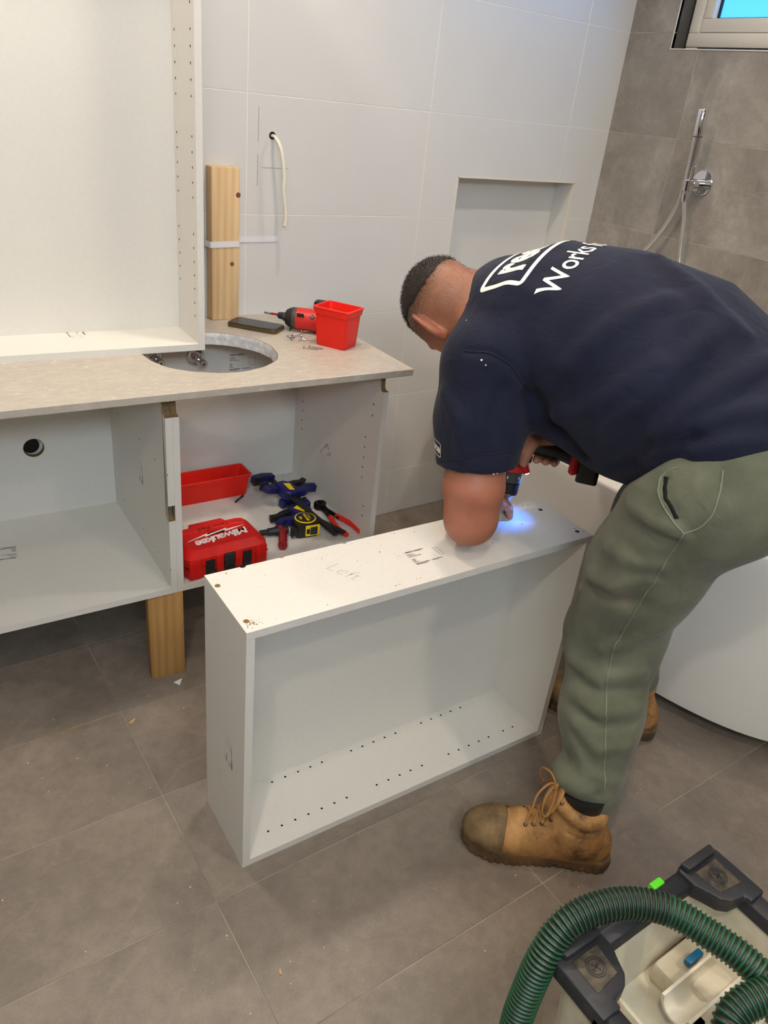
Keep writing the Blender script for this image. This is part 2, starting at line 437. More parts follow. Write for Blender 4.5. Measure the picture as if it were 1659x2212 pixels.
# side window (grey wall): reveal, frame, sash, pane
win = empty('window_1', (XG, -0.75, WZ0)); tag(win, kind='structure')
def wbox(name, lo, hi, m, bevel=0.0):
    o = box(name, [a-b for a, b in zip(lo, (XG, -0.75, WZ0))], [a-b for a, b in zip(hi, (XG, -0.75, WZ0))], m, win, bevel); return o
wbox('reveal', (XG+0.010, WY1, WZ0), (XG+0.16, WY1+0.01, WZ1), M['grey_tile'])
wbox('reveal', (XG+0.010, WY0-0.01, WZ0), (XG+0.16, WY0, WZ1), M['grey_tile'])
wbox('reveal', (XG+0.010, WY0, WZ0-0.01), (XG+0.16, WY1, WZ0), M['grey_tile'])
wbox('reveal', (XG+0.010, WY0, WZ1), (XG+0.16, WY1, WZ1+0.01), M['grey_tile'])
wbox('edge_trim', (XG-0.002, WY1, WZ0-0.003), (XG+0.012, WY1+0.003, WZ1), M['frame_white'])
wbox('edge_trim', (XG-0.002, WY0, WZ0-0.003), (XG+0.012, WY1, WZ0), M['frame_white'])
FX0 = XG+0.048
fy0, fy1, fz0, fz1 = WY0, WY1-0.016, WZ0+0.009, WZ1
wbox('sill_packer', (XG+0.05, fy1-0.045, WZ0), (XG+0.12, fy1-0.002, WZ0+0.008), M['frame_white'])
for lo, hi in (((FX0, fy0, fz0), (FX0+0.06, fy1, fz0+0.04)), ((FX0, fy1-0.036, fz0+0.04), (FX0+0.06, fy1, fz1)), ((FX0, fy0, fz0+0.04), (FX0+0.06, fy0+0.04, fz1)), ((FX0, fy0+0.04, fz1-0.04), (FX0+0.06, fy1-0.036, fz1))):
    wbox('frame', lo, hi, M['frame_white'], 0.003)
sx0 = FX0+0.006
for lo, hi in (((sx0, fy0+0.042, fz0+0.042), (sx0+0.05, fy1-0.038, fz0+0.080)), ((sx0, fy1-0.072, fz0+0.080), (sx0+0.05, fy1-0.038, fz1-0.042)), ((sx0, fy0+0.042, fz0+0.080), (sx0+0.05, fy0+0.078, fz1-0.042)), ((sx0, fy0+0.078, fz1-0.08), (sx0+0.05, fy1-0.072, fz1-0.042))):
    wbox('sash', lo, hi, M['frame_white'], 0.003)
M['gasket'] = mat('black_gasket', rgb(16, 20, 34), 0.5)
gz = fz0+0.080
wbox('gasket', (sx0+0.022, fy0+0.078, gz), (sx0+0.04, fy1-0.072, gz+0.004), M['gasket'])
wbox('gasket', (sx0+0.022, fy1-0.078, gz+0.004), (sx0+0.04, fy1-0.072, fz1-0.08), M['gasket'])
pane = wbox('pane', (sx0+0.030, fy0+0.078, gz), (sx0+0.036, fy1-0.072, fz1-0.08), emis('daylight_pane', (0.05, 0.30, 0.85, 1), WINDOW_SIDE))
# invented, unseen window behind the viewer; frosted pane glows to supply daylight fill
fill_win = empty('fill_window', (0, YF, RZ0)); tag(fill_win, kind='structure')
def w2(name, lo, hi, m):
    return box(name, (lo[0], lo[1]-YF, lo[2]-RZ0), (hi[0], hi[1]-YF, hi[2]-RZ0), m, fill_win)
w2('frame', (RX0, YF-0.07, RZ0), (RX1, YF-0.02, RZ0+0.05), M['frame_white']); w2('frame', (RX0, YF-0.07, RZ1-0.05), (RX1, YF-0.02, RZ1), M['frame_white'])
w2('frame', (RX0, YF-0.07, RZ0), (RX0+0.05, YF-0.02, RZ1), M['frame_white']); w2('frame', (RX1-0.05, YF-0.07, RZ0), (RX1, YF-0.02, RZ1), M['frame_white'])
w2('pane', (RX0+0.05, YF-0.055, RZ0+0.05), (RX1-0.05, YF-0.045, RZ1-0.05), emis('frosted_fill_glow', (0.74, 0.88, 1.0, 1), WINDOW_FILL))

# downlights; rear-wall and left-wall ones are added for frontal light
M['lamp_ring'] = mat('white_lamp_ring', rgb(235, 235, 232), 0.4)
for i, (x, y, p) in enumerate(DOWNLIGHTS):
    t = thing('downlight', ['round ceiling downlight above the left of the stone counter', 'round ceiling downlight above the right end of the counter', 'round ceiling downlight above the middle of the room', 'round ceiling downlight above the white bath', 'added round fill downlight nearest the rear wall', 'added round fill downlight nearest the left wall'][i], 'light', (x, y, CEIL), group='ceiling downlights')
    bm = bmesh.new()
    prof = [(0.0, 0.060), (-0.006, 0.060), (-0.008, 0.048), (-0.002, 0.046)]
    o = Vector((0, 0, 0)); seg = 28
    rings = [[bm.verts.new((r*math.cos(2*math.pi*k/seg), r*math.sin(2*math.pi*k/seg), z)) for k in range(seg)] for z, r in prof]
    for a, b in zip(rings[:-1], rings[1:]):
        for k in range(seg): bm.faces.new((a[k], a[(k+1) % seg], b[(k+1) % seg], b[k]))
    bm_obj('ring', bm, M['lamp_ring'], t, angle=40)
    lathe('diffuser', [(-0.0030, 0.047), (-0.0020, 0.047)], (0, 0, 0), (0, 0, 1), emis('lamp_diffuser', (1, 0.9, 0.78, 1), 6.0), t)
    ld = bpy.data.lights.new('downlight_bulb', 'AREA'); ld.shape = 'DISK'; ld.size = 0.11; ld.energy = LAMP_POWER*p; ld.color = LAMP_COLOR; ld.spread = math.radians(150)
    lo_ = bpy.data.objects.new('bulb', ld); C.objects.link(lo_); lo_.parent = t; lo_.location = (0, 0, -0.012)
# ---------------------------------------------------------------- vanity (stands on its own slightly skewed axis)
VO = Vector((0.203, -0.577, 0)); VR = math.atan2(-0.030, 0.97)
VM = Matrix.Translation(VO) @ Matrix.Rotation(VR, 4, 'Z')
CT, CB = 0.806, 0.787          # stone top / underside
FZ = 0.280                     # cabinet floor (top face)
BZ = 0.264                     # cabinet underside
TH = 0.016
FY = 0.036                     # cabinet front, local y
BY = 0.546                     # cabinet back, local y

def label_print(parent, Mx, s=1.0, name='printed_label', box_=(0.052, 0.036, 0.020, 0.026), code='CAB MDPT 07', title=True):
    """small delivery print: heading, fine lines, outline box, code. Mx: x reading direction, y up the letters; about 0.1 wide."""
    lines = []
    def row(y, x0, x1, wdt=0.0013):
        lines.append(((x0*s, y*s), (x1*s, y*s)))
    for y, x1 in ((0.040, 0.014), (0.0355, 0.018), (0.031, 0.030), (0.021, 0.008), (0.0175, 0.009), (0.014, 0.006), (0.0105, 0.012), (0.001, 0.026)):
        row(y, 0.0, x1)
    o = strokes(name, lines, 0.0013*s, Mx, M['print'], parent)
    b = [(0.0, 0.0045), (0.009, 0.0045)], [(0.011, 0.0045), (0.018, 0.0045)], [(0.020, 0.0045), (0.032, 0.0045)]
    strokes('printed_line', [[(p[0]*s, p[1]*s) for p in ln] for ln in b], 0.0022*s, Mx, M['print'], parent)
    x, y, w_, h_ = box_
    strokes('printed_outline', [[(x*s, y*s-h_*s), ((x+w_)*s, y*s-h_*s), ((x+w_)*s, y*s), (x*s, y*s), (x*s, y*s-h_*s)]], 0.0006*s, Mx, M['print'], parent)
    if title:
        text('printed_heading', '- PMCG VANITY', 0.0068*s, Mx @ Matrix.Translation((-0.002*s, 0.0455*s, 0)), M['print'], parent, bold=0.00022*s)
    text('printed_code', code, 0.0046*s, Mx @ Matrix.Translation((0.038*s, 0.003*s, 0)), M['print'], parent, bold=0.00012*s)

def side_panel(parent, x0, x1, notches, name='side_panel'):
    # profile in (y, z), front at FY; finger-pull notches cut from the front edge
    prof = [(BY, BZ+TH), (BY, CB-0.001)]
    top_notch = notches.get('top')
    if top_notch:
        d, h_ = top_notch
        prof += [(FY+d, CB-0.001), (FY+d, CB-h_+0.012), (FY+d-0.004, CB-h_+0.004), (FY+d-0.012, CB-h_), (FY, CB-h_)]
    else: prof += [(FY, CB-0.001)]
    for (za, zb, d) in notches.get('mid', []):
        prof += [(FY, zb), (FY+d-0.006, zb), (FY+d, zb-0.008), (FY+d, za+0.012), (FY+d-0.004, za+0.004), (FY+d-0.012, za), (FY, za)]
    prof += [(FY, BZ)]
    prof += [(BY, BZ)]
    # de-dup bottom back
    o = prism(name, prof[1:], 'x', x0, x1, M['white'], parent)
    return o
def notch_skin(parent, x0, x1, top=True, z0=0.0, z1=0.0):
    # thin raw chipboard face lining a finger-pull notch
    d = 0.022
    if top: P_ = [(FY+d, CB-0.0015), (FY+d, CB-0.052+0.012), (FY+d-0.004, CB-0.052+0.004), (FY+d-0.012, CB-0.052), (FY+0.0002, CB-0.052)]
    else: P_ = [(FY+d-0.006, z1-0.0006), (FY+d, z1-0.008), (FY+d, z0+0.012), (FY+d-0.004, z0+0.004), (FY+d-0.012, z0), (FY+0.0002, z0)]
    Q_ = [(y-0.0007, z+0.0007) for y, z in P_]
    prism('raw_edge', P_+Q_[::-1], 'x', x0+0.0002, x1-0.0002, M['raw'], parent)
def edge_strip(parent, x0, x1, z0, z1, m=None):
    box('edge_band', (x0, FY-0.0008, z0), (x1, FY, z1), m or M['white_edge'], parent)

XR = -0.045                    # right outer face of the vanity, local x
XJ = -0.623                    # joint between the two units
# right-hand unit
rc = thing('vanity_cabinet', 'open white vanity cabinet under the sink cut-out, holding the tools', 'cabinet', VO, VR)
box('base_panel', (XJ, FY, BZ), (XR-TH, BY, FZ), M['used_white'], rc)
side_panel(rc, XR-TH, XR, {'top': (0.022, 0.052)})
side_panel(rc, XJ, XJ+TH, {'top': (0.022, 0.052)})
box('back_panel', (XJ+TH, BY-TH, FZ), (XR-TH, BY, CB-0.001), M['white'], rc)
for x0, x1 in ((XR-TH, XR), (XJ, XJ+TH)):
    edge_strip(rc, x0, x1, BZ, CB-0.052)
box('edge_band', (XJ+TH, FY-0.0008, BZ), (XR-TH, FY, FZ), M['white_edge'], rc)
notch_skin(rc, XR-TH, XR); notch_skin(rc, XJ, XJ+TH)
inv = VM.inverted()
def vl(p): return inv @ Vector(p)
hp = [(-0.096, 0.549), (-0.097, 0.519), (-0.097, 0.487), (-0.097, 0.456), (-0.497, 0.687), (-0.497, 0.655), (-0.473, 0.583), (-0.473, 0.552), (-0.473, 0.521), (-0.473, 0.490), (-0.473, 0.459), (-0.496, 0.377), (-0.496, 0.346)]
discs('shelf_pin_holes', [(XR-TH-0.0004, vl((0.146, y, z)).y, z) for y, z in hp], (1, 0, 0), 0.0028, M['dark'], rc)
label_print(rc, basis((XR-TH-0.0005, vl((0, -0.262, 0)).y, 0.478), (0, 0.72, -0.69), (0, -0.69, -0.72)), 0.95, code='CAB RCBT 02', title=False)
label_print(rc, basis((-0.285, BY-TH-0.0005, 0.652), (1, 0, 0), (0, 0, 1)), 1.0, box_=(0.062, 0.036, 0.020, 0.022), code='CAB RCBT 02')
label_print(rc, basis((vl((-0.245, 0, 0)).x, 0.32, FZ+0.0004), (-1, 0, 0), (0, -1, 0)), 1.1, title=False)
# left-hand unit
lc = thing('vanity_cabinet', 'empty open white vanity cabinet on the left with a round pipe hole in its back', 'cabinet', VO, VR)
XLc = -1.45
box('base_panel', (XLc+TH, FY, BZ), (XJ-TH, BY, FZ), M['white'], lc)
side_panel(lc, XJ-TH, XJ, {'top': (0.022, 0.052), 'mid': [(0.470, 0.512, 0.022)]})
side_panel(lc, XLc, XLc+TH, {'top': (0.022, 0.052)})
# back panel with a round hole
def panel_hole(name, x0, x1, z0, z1, y0, y1, cx, cz, r, material, parent, n=32):
    bm = bmesh.new()
    ang = [2*math.pi*k/n for k in range(n)]
    def outer(a):
        dx, dz = math.cos(a), math.sin(a)
        t = min(((x1-cx)/dx if dx > 1e-9 else (x0-cx)/dx if dx < -1e-9 else 1e9), ((z1-cz)/dz if dz > 1e-9 else (z0-cz)/dz if dz < -1e-9 else 1e9))
        return cx+dx*t, cz+dz*t
    ca = [math.atan2(z-cz, x-cx) % (2*math.pi) for x in (x0, x1) for z in (z0, z1)]
    ang = sorted(set(ang+ca)); n = len(ang)
    L = []
    for y in (y0, y1):
        L.append(([bm.verts.new((cx+r*math.cos(a), y, cz+r*math.sin(a))) for a in ang], [bm.verts.new((outer(a)[0], y, outer(a)[1])) for a in ang]))
    for i in range(n):
        j = (i+1) % n
        for I, O in L: bm.faces.new((I[i], I[j], O[j], O[i]))
        bm.faces.new((L[0][0][i], L[0][0][j], L[1][0][j], L[1][0][i]))
        bm.faces.new((L[0][1][i], L[0][1][j], L[1][1][j], L[1][1][i]))
    return bm_obj(name, bm, material, parent)
hc = vl((-0.626, -0.04, 0.485))
panel_hole('back_panel', XLc+TH, XJ-TH, FZ, CB-0.001, BY-TH, BY, hc.x, 0.485, 0.027, M['white'], lc)
panel_hole('raw_hole_rim', hc.x-0.032, hc.x+0.032, 0.485-0.032, 0.485+0.032, BY-TH+0.001, BY-0.0005, hc.x, 0.485, 0.0255, M['raw'], lc)
lathe('waste_pipe', [(0.0, 0.022), (0.0, 0.019), (0.012, 0.018), (0.013, 0.0001)], (hc.x-0.006, BY-0.006, 0.489), (0, 1, 0), M['dark'], lc)
notch_skin(lc, XJ-TH, XJ); notch_skin(lc, XJ-TH, XJ, False, 0.470, 0.512)
edge_strip(lc, XJ-TH, XJ-0.0005, BZ, 0.470); edge_strip(lc, XJ-TH, XJ-0.0005, 0.512, CB-0.052)
box('edge_band', (XLc+TH, FY-0.0008, BZ), (XJ-TH, FY, FZ), M['white_edge'], lc)
discs('shelf_pin_holes', [(XJ-TH-0.0004, vl((-0.436, y, z)).y, z) for y, z in ((-0.308, .596), (-.433, .596), (-.526, .597), (-.302, .332), (-.427, .333), (-.522, .335), (-.114, .592), (-.112, .329))], (1, 0, 0), 0.0026, M['dark'], lc)
label_print(lc, basis((XJ-TH-0.0005, vl((0, -0.335, 0)).y, 0.475), (0, 0.0, 1), (0, 1, 0)), 0.8, title=False)
label_print(lc, basis((vl((-0.72, 0, 0)).x, vl((0, -0.19, 0)).y, FZ+0.0005), (-1, 0.1, 0), (-0.1, -1, 0)), 1.2)

# stone counter with a round cut-out
ct = thing('stone_countertop', 'beige speckled stone countertop with a round sink cut-out, laid over the vanity', 'countertop', VO, VR)
def counter():
    cx, cy = vl((-0.234, -0.302, 0)).x, vl((-0.234, -0.302, 0)).y; r = 0.168
    x0, x1, y0, y1 = -1.55, 0.0, 0.0, 0.573
    bm = bmesh.new()
    n = 72; ang = [2*math.pi*k/n for k in range(n)]
    ca = [math.atan2(y-cy, x-cx) % (2*math.pi) for x in (x0, x1) for y in (y0, y1)]
    ang = sorted(set(ang+ca)); n = len(ang)
    def outer(a):
        dx, dy = math.cos(a), math.sin(a)
        t = min(((x1-cx)/dx if dx > 1e-9 else (x0-cx)/dx if dx < -1e-9 else 1e9), ((y1-cy)/dy if dy > 1e-9 else (y0-cy)/dy if dy < -1e-9 else 1e9))
        return cx+dx*t, cy+dy*t
    rr = [r*(1+0.008*math.sin(7*a)+0.006*math.sin(17*a+1)) for a in ang]
    L = []
    b = 0.002
    for z, ins, up in ((CT, b, 0), (CT-b, 0, 0), (CB+b, 0, 0), (CB, b, 0)):
        I = [bm.verts.new((cx+rr[i]*math.cos(a), cy+rr[i]*math.sin(a), z)) for i, a in enumerate(ang)]
        O = []
        for a in ang:
            ox, oy = outer(a); ox = min(max(ox, x0+ins), x1-ins); oy = min(max(oy, y0+ins), y1-ins)
            O.append(bm.verts.new((ox, oy, z)))
        L.append((I, O))
    for i in range(n):
        j = (i+1) % n
        for k in (0, 3): bm.faces.new((L[k][0][i], L[k][0][j], L[k][1][j], L[k][1][i]))
        for k in range(3):
            bm.faces.new((L[k][1][i], L[k][1][j], L[k+1][1][j], L[k+1][1][i]))
            bm.faces.new((L[k][0][i], L[k][0][j], L[k+1][0][j], L[k+1][0][i]))
    bm_obj('slab', bm, M['stone'], ct)
    # rough, caulk-smeared cut edge going down through the board under the stone
    bm = bmesh.new(); seg = 96; rows = 6
    R = []
    for q in range(rows):
        z = CT-0.0008-0.032*q/(rows-1)
        R.append([bm.verts.new((cx+(r*(1+0.008*math.sin(7*a)+0.006*math.sin(17*a+1))-0.0012-0.002*(q > 0)*random.random())*math.cos(a), cy+(r-0.0022-0.002*(q > 0)*random.random())*math.sin(a), z)) for a in [2*math.pi*k/seg for k in range(seg)]])
    for A, B in zip(R[:-1], R[1:]):
        for k in range(seg): bm.faces.new((A[k], A[(k+1) % seg], B[(k+1) % seg], B[k]))
    o = bm_obj('cut_edge', bm, mat('smeared_cut_edge', rgb(236, 234, 232), 0.7, col2=rgb(198, 196, 195), vscale=45), ct, smooth=True)
    tag(o, 'white smeared rim of the sink cut-out')
counter()
# a chip of pale caulk on the near-right rim
# chrome tap spindles on the back panel, seen through the cut-out
for i, (x, z) in enumerate(((-0.171, 0.703), (-0.292, 0.714))):
    lp = vl((x, -0.05, z))
    t = thing('tap_spindle', ['chrome tap spindle with round flange in the sink cut-out, right of the pair', 'chrome tap spindle in the sink cut-out, left of the pair'][i], 'tap', VM @ Vector((lp.x, BY-TH, z)), VR, group='tap spindles under the sink')
    lathe('flange', [(-0.0002, 0.027), (-0.003, 0.027), (-0.006, 0.024), (-0.007, 0.017), (-0.002, 0.016)], (0, 0, 0), (0, 1, 0), M['chrome'], t)
    lathe('body', [(-0.001, 0.012), (-0.022, 0.012), (-0.022, 0.010), (-0.040, 0.010)], (0, 0, 0), (0, 1, 0), M['chrome'], t, seg=6, angle=20)
    lathe('spindle_cap', [(-0.040, 0.007), (-0.052, 0.007), (-0.054, 0.0115), (-0.068, 0.0115), (-0.070, 0.010)], (0, 0, 0), (0, 1, 0), M['chrome'], t)
    lathe('cap_screw', [(-0.0700, 0.0035), (-0.0708, 0.0030)], (0, 0, 0), (0, 1, 0), M['rubber'], t)

# timber leg under the joint
t = thing('timber_prop', 'short brown pine offcut standing on end propping up the vanity', 'timber', (-0.447, -0.500, 0), math.radians(-7))
o = box('post', (-0.044, -0.0175, 0), (0.044, 0.0175, 0.264), M['leg_wood'], t, 0.0015)
# mirror cabinet standing on the counter
UO = Vector((-0.244, -0.290, CT)); UR = math.radians(-3.2)
uc = thing('mirror_cabinet_carcass', 'tall open white cabinet carcass standing on the stone countertop', 'cabinet', UO, UR)
UH = 1.165; UW = 0.90; UD = 0.172
box('side_panel', (-TH, 0, 0), (0, UD, UH), M['white'], uc)
box('side_panel', (-UW, 0, 0), (-UW+TH, UD, UH), M['white'], uc)
box('base_panel', (-UW+TH, 0.0005, 0), (-TH, UD, TH), M['white'], uc)
box('top_panel', (-UW+TH, 0.0005, UH-TH), (-TH, UD, UH), M['white'], uc)
box('back_panel', (-UW+TH, UD-0.016, TH), (-TH, UD-0.0003, UH-TH), M['white'], uc)
ui = (Matrix.Translation(UO) @ Matrix.Rotation(UR, 4, 'Z')).inverted()
hz = [.953, .985, 1.017, 1.049, 1.081, 1.162, 1.194, 1.226, 1.258, 1.290, 1.370, 1.4015, 1.433, 1.4645, 1.496]
hf = [.887, .919, .953, .985, 1.017, 1.049, 1.081, 1.162, 1.194, 1.226, 1.258, 1.290, 1.370, 1.4015, 1.433, 1.4645, 1.496, 1.544]
discs('shelf_pin_holes', [(-TH-0.0004, (ui @ Vector((-0.262, -0.154, z))).y, z-CT) for z in hz]+[(-TH-0.0004, (ui @ Vector((-0.262, -0.264, z))).y, z-CT) for z in hf], (1, 0, 0), 0.0030, M['dark'], uc)
lp = ui @ Vector((-0.592, -0.120, CT+TH+0.0004))
label_print(uc, basis((lp.x+0.055, lp.y+0.02, TH+0.0004), (0, -1, 0), (1, 0, 0)), 0.85)

# white open carcass on the floor (the one being drilled)
KO = Vector((-0.525, -1.142, 0)); KR = math.atan2(-0.020, 0.836)
kc = thing('wall_cabinet_carcass', 'white open cabinet carcass on its side on the floor being drilled', 'cabinet', KO, KR)
KW, KD, KH = 0.833, 0.192, 0.598
M['white_cool'] = M['white']
prism('top_panel', [(0, 0), (KW, 0), (KW, KD)] + [(KW-0.062, KD), (KW-0.064, KD-0.003), (KW-0.068, KD-0.003), (KW-0.07, KD), (0.305, KD), (0.303, KD-0.004), (0.297, KD-0.004), (0.294, KD), (0.163, KD), (0.161, KD-0.003), (0.156, KD-0.003), (0.154, KD), (0.083, KD), (0.08, KD-0.005), (0.073, KD-0.005), (0.07, KD)] + [(0, KD)], 'z', KH-TH, KH, M['white'], kc)
box('base_panel', (TH, 0, 0), (KW-TH, KD, TH), M['white'], kc)
box('side_panel', (0, 0, 0), (TH, KD, KH-TH), M['white'], kc)
box('side_panel', (KW-TH, 0, 0), (KW, KD, KH-TH), M['white'], kc)
box('back_panel', (TH, KD-TH, TH), (KW-TH, KD-0.0004, KH-TH), M['white'], kc)
for lo, hi in (((0, -0.0008, 0), (TH, 0, KH-TH)), ((KW-TH, -0.0008, 0), (KW, 0, KH-TH)), ((TH, -0.0008, 0), (KW-TH, 0, TH)), ((0, -0.0008, KH-TH+0.0006), (KW, 0, KH))):
    box('edge_band', lo, hi, M['white_edge'], kc)
ki = (Matrix.Translation(KO) @ Matrix.Rotation(KR, 4, 'Z')).inverted()
xb = [-.379, -.346, -.313, -.281, -.250, -.170, -.138, -.106, -.073, -.041, .038, .070, .101, .133, .165]
xf = [-.446, -.414, -.382, -.350, -.317, -.285, -.253, -.173, -.141, -.109, -.078, -.045, .035, .066, .098, .130, .162, .210, .242]
hb = [ki @ Vector((x, -0.992-0.025*(x+0.1), 0)) for x in xb]; hf_ = [ki @ Vector((x, -1.110-0.028*(x+0.1), 0)) for x in xf]
discs('shelf_pin_holes', [(p.x, p.y, TH+0.0004) for p in hb+hf_], (0, 0, 1), 0.0027, M['dark'], kc)
M['screw_hole'] = mat('screw_hole', rgb(122, 96, 58), 0.9)
for x, y, m_ in ((-.512, -.992, 'screw_hole'), (-.511, -1.112, 'screw_hole'), (.281, -1.021, 'rubber'), (.286, -1.134, 'rubber')):
    p = ki @ Vector((x, y, 0))
    lathe('screw_hole', [(0.0, 0.0055), (0.0006, 0.0050)], (p.x, p.y, KH), (0, 0, 1), M[m_], kc, seg=12)
discs('pilot_marks', [(lambda p: (p.x, p.y, KH+0.0004))(ki @ Vector(q)) for q in ((.268, -.992, 0), (.255, -.987, 0), (.300, -1.140, 0), (.290, -1.122, 0), (.07, -1.09, 0), (.19, -1.055, 0))], (0, 0, 1), 0.0016, M['dark'], kc)
lp = ki @ Vector((-0.131, -1.093, 0))
label_print(kc, basis((lp.x, lp.y, KH+0.0005), (1, 0, 0), (0, 1, 0)), 1.0, box_=(0.068, 0.043, 0.008, 0.030))
lp = ki @ Vector((-0.30, -1.070, 0))
text('handwriting', 'Left', 0.046, basis((lp.x-0.008, lp.y+0.048, KH+0.0004), (0.45, -0.89, 0), (0.89, 0.45, 0)), M['faint'], kc, shear=0.3, bold=-0.0010)
label_print(kc, basis((-0.0005, 0.054, 0.225), (0, 0, 1), (0, 1, 0)), 0.85, title=False)
strokes('pencil_scribble', [[(0.02*math.cos(a/9.0*6.28), 0.026*math.sin(a/9.0*6.28)) for a in range(0, 9)]], 0.0011, basis((-0.0005, 0.10, 0.155), (0, -1, 0), (0, 0, 1)), M['faint'], kc)

# timber stud on the counter, against the wall, and its tape
t = thing('timber_stud', 'pale pine stud standing upright on the counter against the white tiled wall', 'timber', (-0.078, -0.0195, CT), 0)
box('stud', (-0.041, -0.0185, 0), (0.041, 0.0185, 0.403), M['wood'], t, 0.003)
M['knot'] = mat('wood_knot', rgb(112, 70, 36), 0.7)
lathe('knot', [(0, 0.006), (0.0004, 0.005)], (0.019, -0.0186, 0.155), (0, -1, 0), M['knot'], t, seg=12)
lathe('knot', [(0, 0.007), (0.0004, 0.005)], (0.036, -0.0186, 0.335), (0, -1, 0), M['knot'], t, seg=12)
lathe('nail_hole', [(0, 0.003), (0.0004, 0.002)], (-0.019, -0.0186, 0.208), (0, -1, 0), M['dark'], t, seg=8)
lathe('nail_hole', [(0, 0.002), (0.0004, 0.0015)], (0.033, -0.0186, 0.202), (0, -1, 0), M['dark'], t, seg=8)
M['tape'] = mat('white_strap', rgb(224, 222, 224), 0.4)
tp = thing('packing_tape', 'white tape strip wrapped around the pine stud and stuck to the wall', 'tape', (-0.07, -0.04, 1.015))
def tape_strip(name, pts, h_, th=0.0008):
    bm = bmesh.new(); P = [Vector(p) for p in pts]; rows_ = []
    for i, p in enumerate(P):
        d = (P[min(i+1, len(P)-1)]-P[max(i-1, 0)]).normalized(); n = Vector((d.y, -d.x, 0)).normalized()*th
        rows_.append([bm.verts.new(p+Vector((0, 0, -h_/2))), bm.verts.new(p+Vector((0, 0, h_/2))), bm.verts.new(p+n+Vector((0, 0, h_/2))), bm.verts.new(p+n+Vector((0, 0, -h_/2)))])
    for a, b in zip(rows_[:-1], rows_[1:]):
        for k in range(4): bm.faces.new((a[k], a[(k+1) % 4], b[(k+1) % 4], b[k]))
    bm.faces.new(rows_[0]); bm.faces.new(rows_[-1][::-1])
    return bm_obj(name, bm, M['tape'], tp)
tape_strip('strip', [(-0.11, 0.0385, -0.004), (-0.060, 0.0375, -0.002), (-0.052, 0.002, -0.002), (-0.049, 0.0008, -0.002), (0.030, 0.0008, 0.0), (0.034, 0.004, 0.0), (0.0352, 0.032, 0.003), (0.040, 0.0385, 0.005), (0.172, 0.0390, 0.006)], 0.016)
# cable
cb = thing('power_cable', 'white flat cable hanging out of a hole in the tiled wall', 'cable', (0.073, 0, 1.29))
cpts = [(0.073, -0.0012, 1.289), (0.0735, -0.010, 1.289), (0.074, -0.027, 1.282), (0.079, -0.042, 1.262), (0.084, -0.048, 1.230), (0.0885, -0.050, 1.188), (0.087, -0.050, 1.160), (0.094, -0.050, 1.116), (0.097, -0.050, 1.084), (0.094, -0.050, 1.064)]
cl = [Vector(p)-Vector((0.073, 0, 1.29)) for p in smooth_path(cpts, 8)]
tube('sheath', cl, 0.0052, mat('cream_cable', rgb(232, 224, 202), 0.45), cb, 12, sx=1.0, sy=0.75)
e_ = cl[-1]
for dx in (-0.002, 0.002):
    tube('copper_core', [e_+Vector((dx, 0, 0.001)), e_+Vector((dx-0.0005, 0, -0.0022))], 0.0013, mat('copper', rgb(184, 100, 70), 0.3, 1.0), cb, 8)

# bath
M['bath'] = mat('white_acrylic', rgb(238, 235, 228), 0.30)
bt = thing('freestanding_bath', 'white freestanding oval bath beside the grey tiled wall', 'bath', (1.004, -0.823, 0))
def sup(a, ax, ay, e=2.5):
    c, s = math.cos(a), math.sin(a)
    return ax*math.copysign(abs(c)**(2/e), c), ay*math.copysign(abs(s)**(2/e), s)
def loft(name, levels, material, parent, n=96, close=True):
    bm = bmesh.new(); R = []
    for z, ax, ay in levels:
        R.append([bm.verts.new((*sup(2*math.pi*k/n, ax, ay), z)) for k in range(n)])
    for A, B in zip(R[:-1], R[1:]):
        for k in range(n): bm.faces.new((A[k], A[(k+1) % n], B[(k+1) % n], B[k]))
    bm.faces.new(R[0][::-1]); bm.faces.new(R[-1])
    return bm_obj(name, bm, material, parent, angle=50)
loft('tub', [(0.045, 0.345, 0.75), (0.046, 0.370, 0.773), (0.07, 0.374, 0.777), (0.30, 0.375, 0.778), (0.50, 0.376, 0.779), (0.545, 0.378, 0.780), (0.553, 0.376, 0.778), (0.556, 0.371, 0.772), (0.552, 0.358, 0.758), (0.40, 0.325, 0.70), (0.15, 0.27, 0.60), (0.12, 0.19, 0.48)], M['bath'], bt)
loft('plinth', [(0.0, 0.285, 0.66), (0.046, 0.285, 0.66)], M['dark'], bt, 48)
lathe('drain', [(0.118, 0.026), (0.123, 0.026), (0.124, 0.022)], (0, 0, 0), (0, 0, 1), M['chrome'], bt)

# hand shower
sh = thing('hand_shower', 'chrome stick hand shower in a round wall bracket on grey tiles', 'shower', (XG, -0.433, 1.265))
def sp(x, y, z): return Vector((x-XG, y+0.433, z-1.265))
lathe('wall_plate', [(0.0, 0.038), (0.006, 0.038), (0.0075, 0.0362)], sp(XG, -0.435, 1.270), (-1, 0, 0), M['chrome'], sh, 40)
lathe('bracket_arm', [(0.005, 0.0155), (0.058, 0.0155), (0.059, 0.0145)], sp(XG, -0.434, 1.266), (-1, 0.05, 0), M['chrome'], sh)
hA, hB = sp(1.345, -0.4225, 1.250), sp(1.330, -0.420, 1.476)
ax = (hB-hA).normalized()
lathe('bracket_clip', [(-0.002, 0.014), (-0.002, 0.0175), (0.028, 0.0175), (0.028, 0.014)], hA+ax*(-0.004), ax, M['chrome'], sh)
lathe('wand', [(0.0, 0.0110), (0.030, 0.0125), (0.032, 0.0135), (0.150, 0.0145), (0.151, 0.0150), (0.226, 0.0160), (0.228, 0.0148)], hA, ax, M['chrome'], sh)
lathe('wand_ring', [(0.1495, 0.0152), (0.1515, 0.0153)], hA, ax, M['rubber'], sh)
